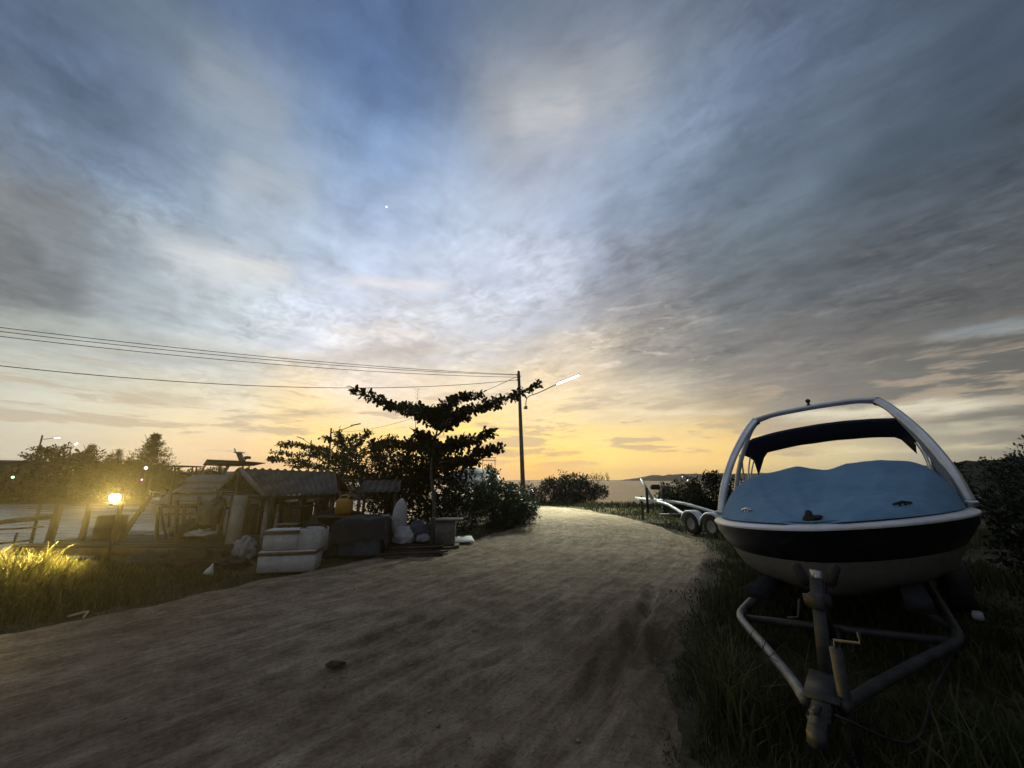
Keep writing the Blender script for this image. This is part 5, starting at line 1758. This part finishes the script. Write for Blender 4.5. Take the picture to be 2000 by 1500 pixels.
# second little shelter in the shade of the trees
a = at(735, 948, 11.0)
sh2 = thing('small_shelter', (a.x + .2, 11.1, 0), 'small lean-to with a grey roof sheet in the shade right of the shed', 'shelter')
wavy_sheet(a + Vector((-.35, .0, .14)), a + Vector((.6, .3, .14)), a + Vector((-.25, -.6, -.16)), a + Vector((.75, -.3, -.16)), 6, .018, 70, 8).build('roof', 'roof', sh2, True)
for sx, sy in ((-.25, -.5), (.62, -.25), (-.3, 0.0), (.5, .25)):
    m = MB(); m.beam((a.x + sx, a.y + sy, -.1), (a.x + sx, a.y + sy, a.z - .05), .06, .06); m.build('post', 'wood', sh2)
# white-tarped boat and its rail beyond the bushes
p = at(925, 935, 22)
lump('tarped_boat', 'tarp_grey', (p.x, 22.0, p.z - .25), (1.45, .9, .85), 'boat under a pale grey tarpaulin behind the bushes left of the pole', 'boat', 21, rough=.16, freq=1.4)
fr = thing('pipe_frame', (at(955, 930, 21).x, 21, 0), 'thin pipe frame rising behind the bush left of the pole', 'frame')
for u in (943, 967):
    m = MB(); m.tube([at(u, 960, 21), at(u, 894, 21)], .022, 6); m.build('upright', 'red_metal', fr)
for v in (894, 899):
    m = MB(); m.tube([at(940, v, 21), at(970, v, 21)], .02, 6); m.build('crosspiece', 'red_metal', fr)
lump('upturned_hull', 'tarp_grey', (at(893, 968, 15.6).x, 15.6, .75), (.75, .5, .30), 'pale upturned dinghy showing between the bushes', 'dinghy', 23, rough=.12)
bush('leafy_bush', 'small round dark shrub at the right end of the pale tarpaulin', (at(958, 927, 20).x, 20, at(958, 927, 20).z), (.38, .35, .42), 14, 26, .16, .10, 'leaf_dark', ground_z=0)

# ---------------------------------------------------------------- landing stage, fences and craft on the creek
dk = thing('landing_stage', (-8.0, 9.3, 0), 'dark weathered wooden landing stage above the creek', 'jetty')
m = MB()
for k in range(11):
    y0 = 8.55 + .155 * k
    m.beam((-10.2 + rng.uniform(-.15, .15), y0, .26 + rng.uniform(-.012, .012)), (-5.4 + rng.uniform(-.15, .15), y0 + .05, .24 + rng.uniform(-.012, .012)), .145, .04)
m.build('decking', 'wood_dark', dk)
m = MB(); m.beam((-10.3, 8.50, .17), (-5.4, 8.55, .15), .06, .15); m.build('front_beam', 'wood', dk)
for x in (-10.0, -8.6, -7.2, -5.8):
    for y in (8.6, 10.0):
        m = MB(); m.tube([(x, y, -1.6), (x + .02, y, .22)], .06, 8); m.build('pile', 'wood_dark', dk)


def rail_fence(name, label, posts, rails, group=None):
    root_ = thing(name, (posts[0][0].x, posts[0][0].y, 0), label, 'fence', group)
    for a_, b_, w in posts:
        m_ = MB(); m_.tube(interp([a_, a_.lerp(b_, .5) + Vector((rng.normal(0, .02), 0, 0)), b_], 6), list(np.linspace(w, w * .8, 6)), 7); m_.build('post', 'wood', root_, True)
    for a_, b_, w in rails:
        m_ = MB(); m_.tube(interp([a_, a_.lerp(b_, .5) + Vector((0, 0, rng.normal(0, .02))), b_], 6), w, 7); m_.build('rail', 'wood', root_, True)
    return root_


rail_fence('pole_fence', 'rough pole fence with a thick top rail at the left above the creek',
           [(at(86, 1092, 9.2), at(117, 984, 9.2), .085), (at(54, 1085, 9.6), at(78, 985, 9.6), .035), (at(20, 1090, 10), at(34, 1040, 10), .03)],
           [(at(-40, 1026, 9.3), at(106, 1009, 9.3), .055), (at(-40, 1036, 9.4), at(85, 1029, 9.4), .02), (at(-40, 1062, 9.4), at(66, 1054, 9.4), .022)])
rail_fence('pole_fence', 'uprights and rails of a broken pole fence between the floodlight and the shed',
           [(at(158, 1056, 9.3), at(176, 982, 9.3), .065), (at(234, 1056, 9.2), at(296, 968, 9.4), .060), (at(306, 1065, 9.2), at(309, 1000, 9.2), .04), (at(342, 1082, 9.0), at(346, 978, 9.0), .045),
            (at(352, 1080, 9.6), at(361, 985, 9.6), .04), (at(386, 1075, 9.6), at(389, 970, 9.6), .04), (at(430, 1072, 9.4), at(432, 960, 9.4), .045), (at(330, 1030, 10), at(334, 960, 10), .03)],
           [(at(318, 990, 9.7), at(470, 982, 9.7), .035), (at(322, 1005, 9.7), at(440, 1004, 9.7), .022), (at(308, 1055, 9.3), at(360, 1058, 9.3), .02), (at(355, 1079, 9.3), at(440, 1080, 9.3), .025)])
p = at(211, 1052, 9.5)
m = MB(); m.lathe([(0, 0), (.25, 0), (.27, .04), (.275, .25), (.285, .27), (.275, .29), (.27, .5), (.25, .53), (.10, .54), (0, .53)], (p.x, p.y, .27), 22)
tag(m.build('oil_drum', 'tarp_black', smooth_=True), 'dark rounded drum standing on the landing below the floodlight', 'drum')
lump('cloth_bundle', 'sack_navy', (at(408, 1015, 9.2).x, 9.2, .78), (.25, .2, .36), 'dark bundle of cloth slung over the fence left of the shed', 'bundle', 31, rough=.35)
lump('net_pile', 'tarp_black', (at(428, 985, 9.3).x, 9.3, .98), (.15, .14, .22), 'dark lump on top of the fence post left of the shed', 'net', 32, rough=.3)
lump('crumpled_sheet', 'sack_white', (at(395, 1046, 9.2).x, 9.2, .42), (.32, .2, .09), 'crumpled white plastic sheet caught below the dark bundle', 'sheet', 33, rough=.45)
lump('net_pile', 'tarp_black', (at(375, 1045, 9.5).x, 9.5, .42), (.42, .25, .26), 'black net pile on the landing behind the white sheet', 'net', 34, rough=.45)
m = MB(); p = ground(407, 1122); m.lathe([(0, 0), (.07, .01), (.06, .06), (.035, .12), (.012, .18), (0, .19)], (p.x, p.y, 0), 9, Matrix.Rotation(.25, 3, 'Y'), wob=lambda a, i: 1 + .3 * math.sin(a * 2 + i)); tag(m.build('litter', 'litter', smooth_=True), 'scrap of white plastic standing up in the grass before the plank', 'litter')
for u0, v0, u1, v1, lab in [(133, 1204, 168, 1194, 'long pale dry stalk lying in the left grass'), (163, 1206, 172, 1194, 'short pale stalk beside the long one in the left grass'), (308, 1200, 325, 1195, 'pale stalk at the edge of the road')]:
    a, b = ground(u0, v0, .05), ground(u1, v1, .09)
    m = MB(); m.tube([a, b], .012, 6); tag(m.build('dry_stalk', 'straw'), lab, 'stalk')
# bits on the road
for u, v, r_, mat, lab, sdv in [(655, 1302, .045, 'wood_dark', 'flat dark clod lying in the middle of the road', 41), (930, 1232, .022, 'grit', 'small pale stone on the road', 42)]:
    p = ground(u, v)
    lump('stone', mat, (p.x, p.y, .02), (r_ * 1.9, r_, r_ * .45), lab, 'stone', sdv, rough=.4)

for u, v, y, r_, mat, lab, sdv in [(300, 1098, 7.95, (.6, .28, .17), 'tarp_black', 'black tangle of old net in front of the landing, middle', 52),
                                   (372, 1096, 8.0, (.5, .26, .20), 'wood_dark', 'dark heap of rotten boards in front of the landing, right', 53), (455, 1108, 7.9, (.28, .2, .12), 'tarp_black', 'small dark heap at the foot of the pale plank', 54)]:
    p = at(u, v, y)
    lump('debris_heap', mat, (p.x, y, r_[2] * .4), r_, lab, 'heap', sdv, rough=.55, freq=4.0)
for k, (u0, v0, u1, v1, y, lab) in enumerate([(268, 1108, 345, 1092, 7.8, 'dark stick lying across the old net'), (345, 1102, 430, 1098, 7.75, 'broken batten lying before the rotten boards')]):
    a, b = at(u0, v0, y), at(u1, v1, y)
    m = MB(); m.tube(interp([a, a.lerp(b, .5) + Vector((0, .05, .02)), b], 6), .022, 6); tag(m.build('driftwood_stick', 'wood', smooth_=True), lab, 'stick')
# motor yacht moored in the creek
YY = 21.0
yx = lambda u, v=980: at(u, v, YY).x
yz = lambda v: at(400, v, YY).z
yt = thing('motor_yacht', (yx(400), YY, -1.0), 'white motor yacht with a flybridge hardtop moored behind the shed', 'yacht')


def slab(name, mat, pts_xz, y0, y1, parent, inset=0.0):
    """Side outline extruded across the beam, a little narrower at the top."""
    n = len(pts_xz)
    zs = [p[1] for p in pts_xz]
    z0, z1 = min(zs), max(zs)
    V_ = []
    for y, sgn in ((y0, 1), (y1, -1)):
        for x, z in pts_xz:
            V_.append((x, y + sgn * inset * (z - z0) / max(z1 - z0, 1e-3), z))
    F_ = [tuple(range(n)), tuple(range(2 * n - 1, n - 1, -1))] + [(i, i + n, (i + 1) % n + n, (i + 1) % n) for i in range(n)]
    m_ = MB(); m_.add(V_, F_)
    return m_.build(name, mat, parent)


x0, x1 = yx(285), yx(560)
rws = []
for k, (z, wf, rake) in enumerate([(-1.1, .82, 1.0), (-.6, .9, .7), (.0, .97, .35), (.45, 1.0, 0.0)]):
    row = []
    for i in range(23):
        f_ = i / 22
        w = 1.75 * wf * min(1, (f_ / .45) ** .65) if f_ > 0 else 0
        row.append((x0 + rake + (x1 - x0 - rake) * f_, YY - w, z + .25 * (1 - f_) ** 2 * k / 3))
    rws.append(row)
for side_ in (1, -1):
    A = np.array(rws)
    A[..., 1] = YY + (A[..., 1] - YY) * side_
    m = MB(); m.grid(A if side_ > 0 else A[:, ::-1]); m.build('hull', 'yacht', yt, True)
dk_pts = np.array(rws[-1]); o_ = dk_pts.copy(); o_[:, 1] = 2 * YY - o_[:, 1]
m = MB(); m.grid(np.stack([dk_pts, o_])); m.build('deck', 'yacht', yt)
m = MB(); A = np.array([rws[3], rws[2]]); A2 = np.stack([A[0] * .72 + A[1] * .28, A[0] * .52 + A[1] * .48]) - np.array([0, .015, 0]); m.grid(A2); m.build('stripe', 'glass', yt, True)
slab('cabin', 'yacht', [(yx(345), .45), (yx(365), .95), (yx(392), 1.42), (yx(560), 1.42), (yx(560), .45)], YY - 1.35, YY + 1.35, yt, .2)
slab('window_band', 'glass', [(yx(372), .92), (yx(392), 1.22), (yx(540), 1.22), (yx(540), .92)], YY - 1.30, YY - 1.12, yt, .05)
slab('flybridge', 'yacht', [(yx(380), 1.43), (yx(398), 1.85), (yx(555), 1.85), (yx(560), 1.43)], YY - 1.15, YY + 1.15, yt, .1)
slab('hardtop', 'navy_cloth', [(yx(410), yz(910)), (yx(416), yz(899)), (yx(468), yz(901)), (yx(487), yz(903)), (yx(460), yz(909))], YY - .95, YY + .95, yt)
for u0, u1 in ((403, 414), (452, 455), (447, 440)):
    for y in (-.85, .85):
        m = MB(); m.tube([Vector((yx(u0), YY + y, 1.8)), Vector((yx(u1), YY + y, yz(906)))], .045, 6); m.build('hardtop_post', 'yacht', yt)
slab('mast', 'yacht', [(yx(457), yz(902)), (yx(465), yz(902)), (yx(453), yz(884)), (yx(447), yz(884))], YY - .12, YY + .12, yt)
m = MB(); m.beam((yx(446), YY, yz(884)), (yx(456), YY, yz(884)), .5, .05); m.tube([(yx(444), YY, yz(884)), (yx(440), YY, yz(876))], .03, 6); m.build('mast_bracket', 'yacht', yt)
m = MB(); m.lathe([(0, -.07), (.16, -.06), (.18, 0), (.14, .07), (0, .09)], (yx(469), YY, yz(894)), 14); m.tube([(yx(469), YY, yz(894)), (yx(462), YY, yz(902))], .03, 6); m.build('radar', 'dark_metal', yt, True)
m = MB(); m.tube([(yx(372), YY - 1.3, 1.0), (yx(330), YY - .9, .98), (yx(300), YY - .35, 1.02), (yx(288), YY, 1.05)], .025, 6)
for u, w_ in ((372, 1.45), (345, 1.15), (318, .75), (295, .2)):
    m.tube([(yx(u), YY - w_ * .9, .5), (yx(u), YY - w_ * .9, 1.0)], .02, 5)
m.build('bow_rail', 'galv', yt)
# jetty shelter behind
q0, q1 = at(313, 911, 34), at(377, 911, 34)
ps = thing('pier_shelter', ((q0.x + q1.x) / 2, 34, -1), 'flat roofed pier shelter left of the yacht', 'shelter')
m = MB(); m.box(((q0.x + q1.x) / 2, 34, q0.z), ((q1.x - q0.x), 2.2, .10)); m.build('roof', 'house_roof', ps)
for u in (318, 332, 360, 368):
    for y in (33.1, 34.9):
        a = at(u, 911, 34); m = MB(); m.beam((a.x, y, -1.4), (a.x, y, a.z - .05), .09, .09); m.build('post', 'wood', ps)
m = MB(); a = at(346, 935, 34); m.box((a.x, 34, 1.45), (1.15, 1.2, 1.15), bevel=.2); m.box((a.x, 34, .4), (2.9, 1.8, .25)); m.build('cabin', 'house_roof', ps)
# small craft and pontoon between
for (u, v, y, L_, lab, mt) in [(255, 1010, 16, 3.2, 'low grey open boat floating beyond the floodlight', 'yacht'), (365, 985, 27, 5.0, 'pale open boat moored just behind the fence', 'yacht')]:
    x = at(u, v, y).x
    root = thing('open_boat', (x, y, -1), lab, 'boat')
    rr = []
    for z, k in ((-1.05, .7), (-.75, .9), (-.45, 1.0), (-.42, .93), (-.7, .8)):
        row = []
        for i in range(28):
            a = 2 * math.pi * i / 28
            c_ = math.cos(a)
            row.append((x + L_ / 2 * k * math.copysign(abs(c_) ** .9, c_) , y + .75 * k * math.sin(a) * (1 - .3 * max(0, -c_)), z + .18 * max(0, -c_) ** 2))
        row.append(row[0])
        rr.append(row)
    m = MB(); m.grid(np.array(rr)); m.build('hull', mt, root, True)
    m = MB(); m.beam((x, y - .6, -.55), (x, y + .6, -.55), .22, .03); m.build('thwart', 'wood', root)
# dark roofed house and small pale hut on the far bank
hx = at(15, 930, 52)
hs = thing('far_house', (hx.x, 52, 0), 'dark roofed low house on the far bank at the left', 'house')
m = MB(); m.box((hx.x - 2.6, 53.5, 2.1), (9.5, 4.5, 3.0)); m.build('wall', 'house_wall', hs)
zt = at(20, 898, 51).z
m = MB(); m.add([(hx.x - 8, 50.6, zt - .5), (hx.x + 2.6, 50.6, zt - .65), (hx.x + 2.6, 56.5, zt - .65), (hx.x - 8, 56.5, zt - .5), (hx.x - 8, 53.5, zt + .15), (hx.x + 2.6, 53.5, zt + .0)], [(0, 1, 5, 4), (2, 3, 4, 5), (0, 4, 3), (1, 2, 5), (3, 2, 1, 0)]); m.build('roof', 'house_roof', hs)
for sx in (-4.5, -1.5, 1.0):
    m = MB(); m.box((hx.x + sx - .8, 51.22, 2.2), (.9, .08, 1.0)); m.build('window', 'glass', hs)
hp = at(106, 932, 46)
ht = thing('far_hut', (hp.x, 46, -.3), 'small pale hut low on the far bank', 'hut')
m = MB(); m.box((hp.x, 46, hp.z - .35), (1.7, 1.4, 1.5)); m.build('wall', 'house_wall', ht)
m = MB(); m.box((hp.x, 46, hp.z + .45), (2.0, 1.7, .12)); m.build('roof', 'house_roof', ht)
m = MB(); m.box((hp.x - .3, 45.28, hp.z - .2), (.5, .06, .5)); m.build('window', 'glass', ht)

# ---------------------------------------------------------------- damp sea air
def haze_mat(nt):
    p = nt.nodes.new('ShaderNodeVolumePrincipled')
    p.inputs['Color'].default_value = (0.92, 0.93, 0.95, 1)
    p.inputs['Density'].default_value = 0.0004
    p.inputs['Anisotropy'].default_value = 0.72
    return p.outputs[0]


hm = bpy.data.materials.new('thin_haze'); hm.use_nodes = True; hm.node_tree.nodes.clear(); X.nt = hm.node_tree
ho = hm.node_tree.nodes.new('ShaderNodeOutputMaterial')
hm.node_tree.links.new(haze_mat(hm.node_tree), ho.inputs['Volume'])
M['haze'] = hm
m = MB(); m.box((490, 615, 14), (1940, 1480, 34))
tag(m.build('haze', 'haze'), 'thin damp sea haze', kind='stuff')
scene.cycles.volume_bounces = 0
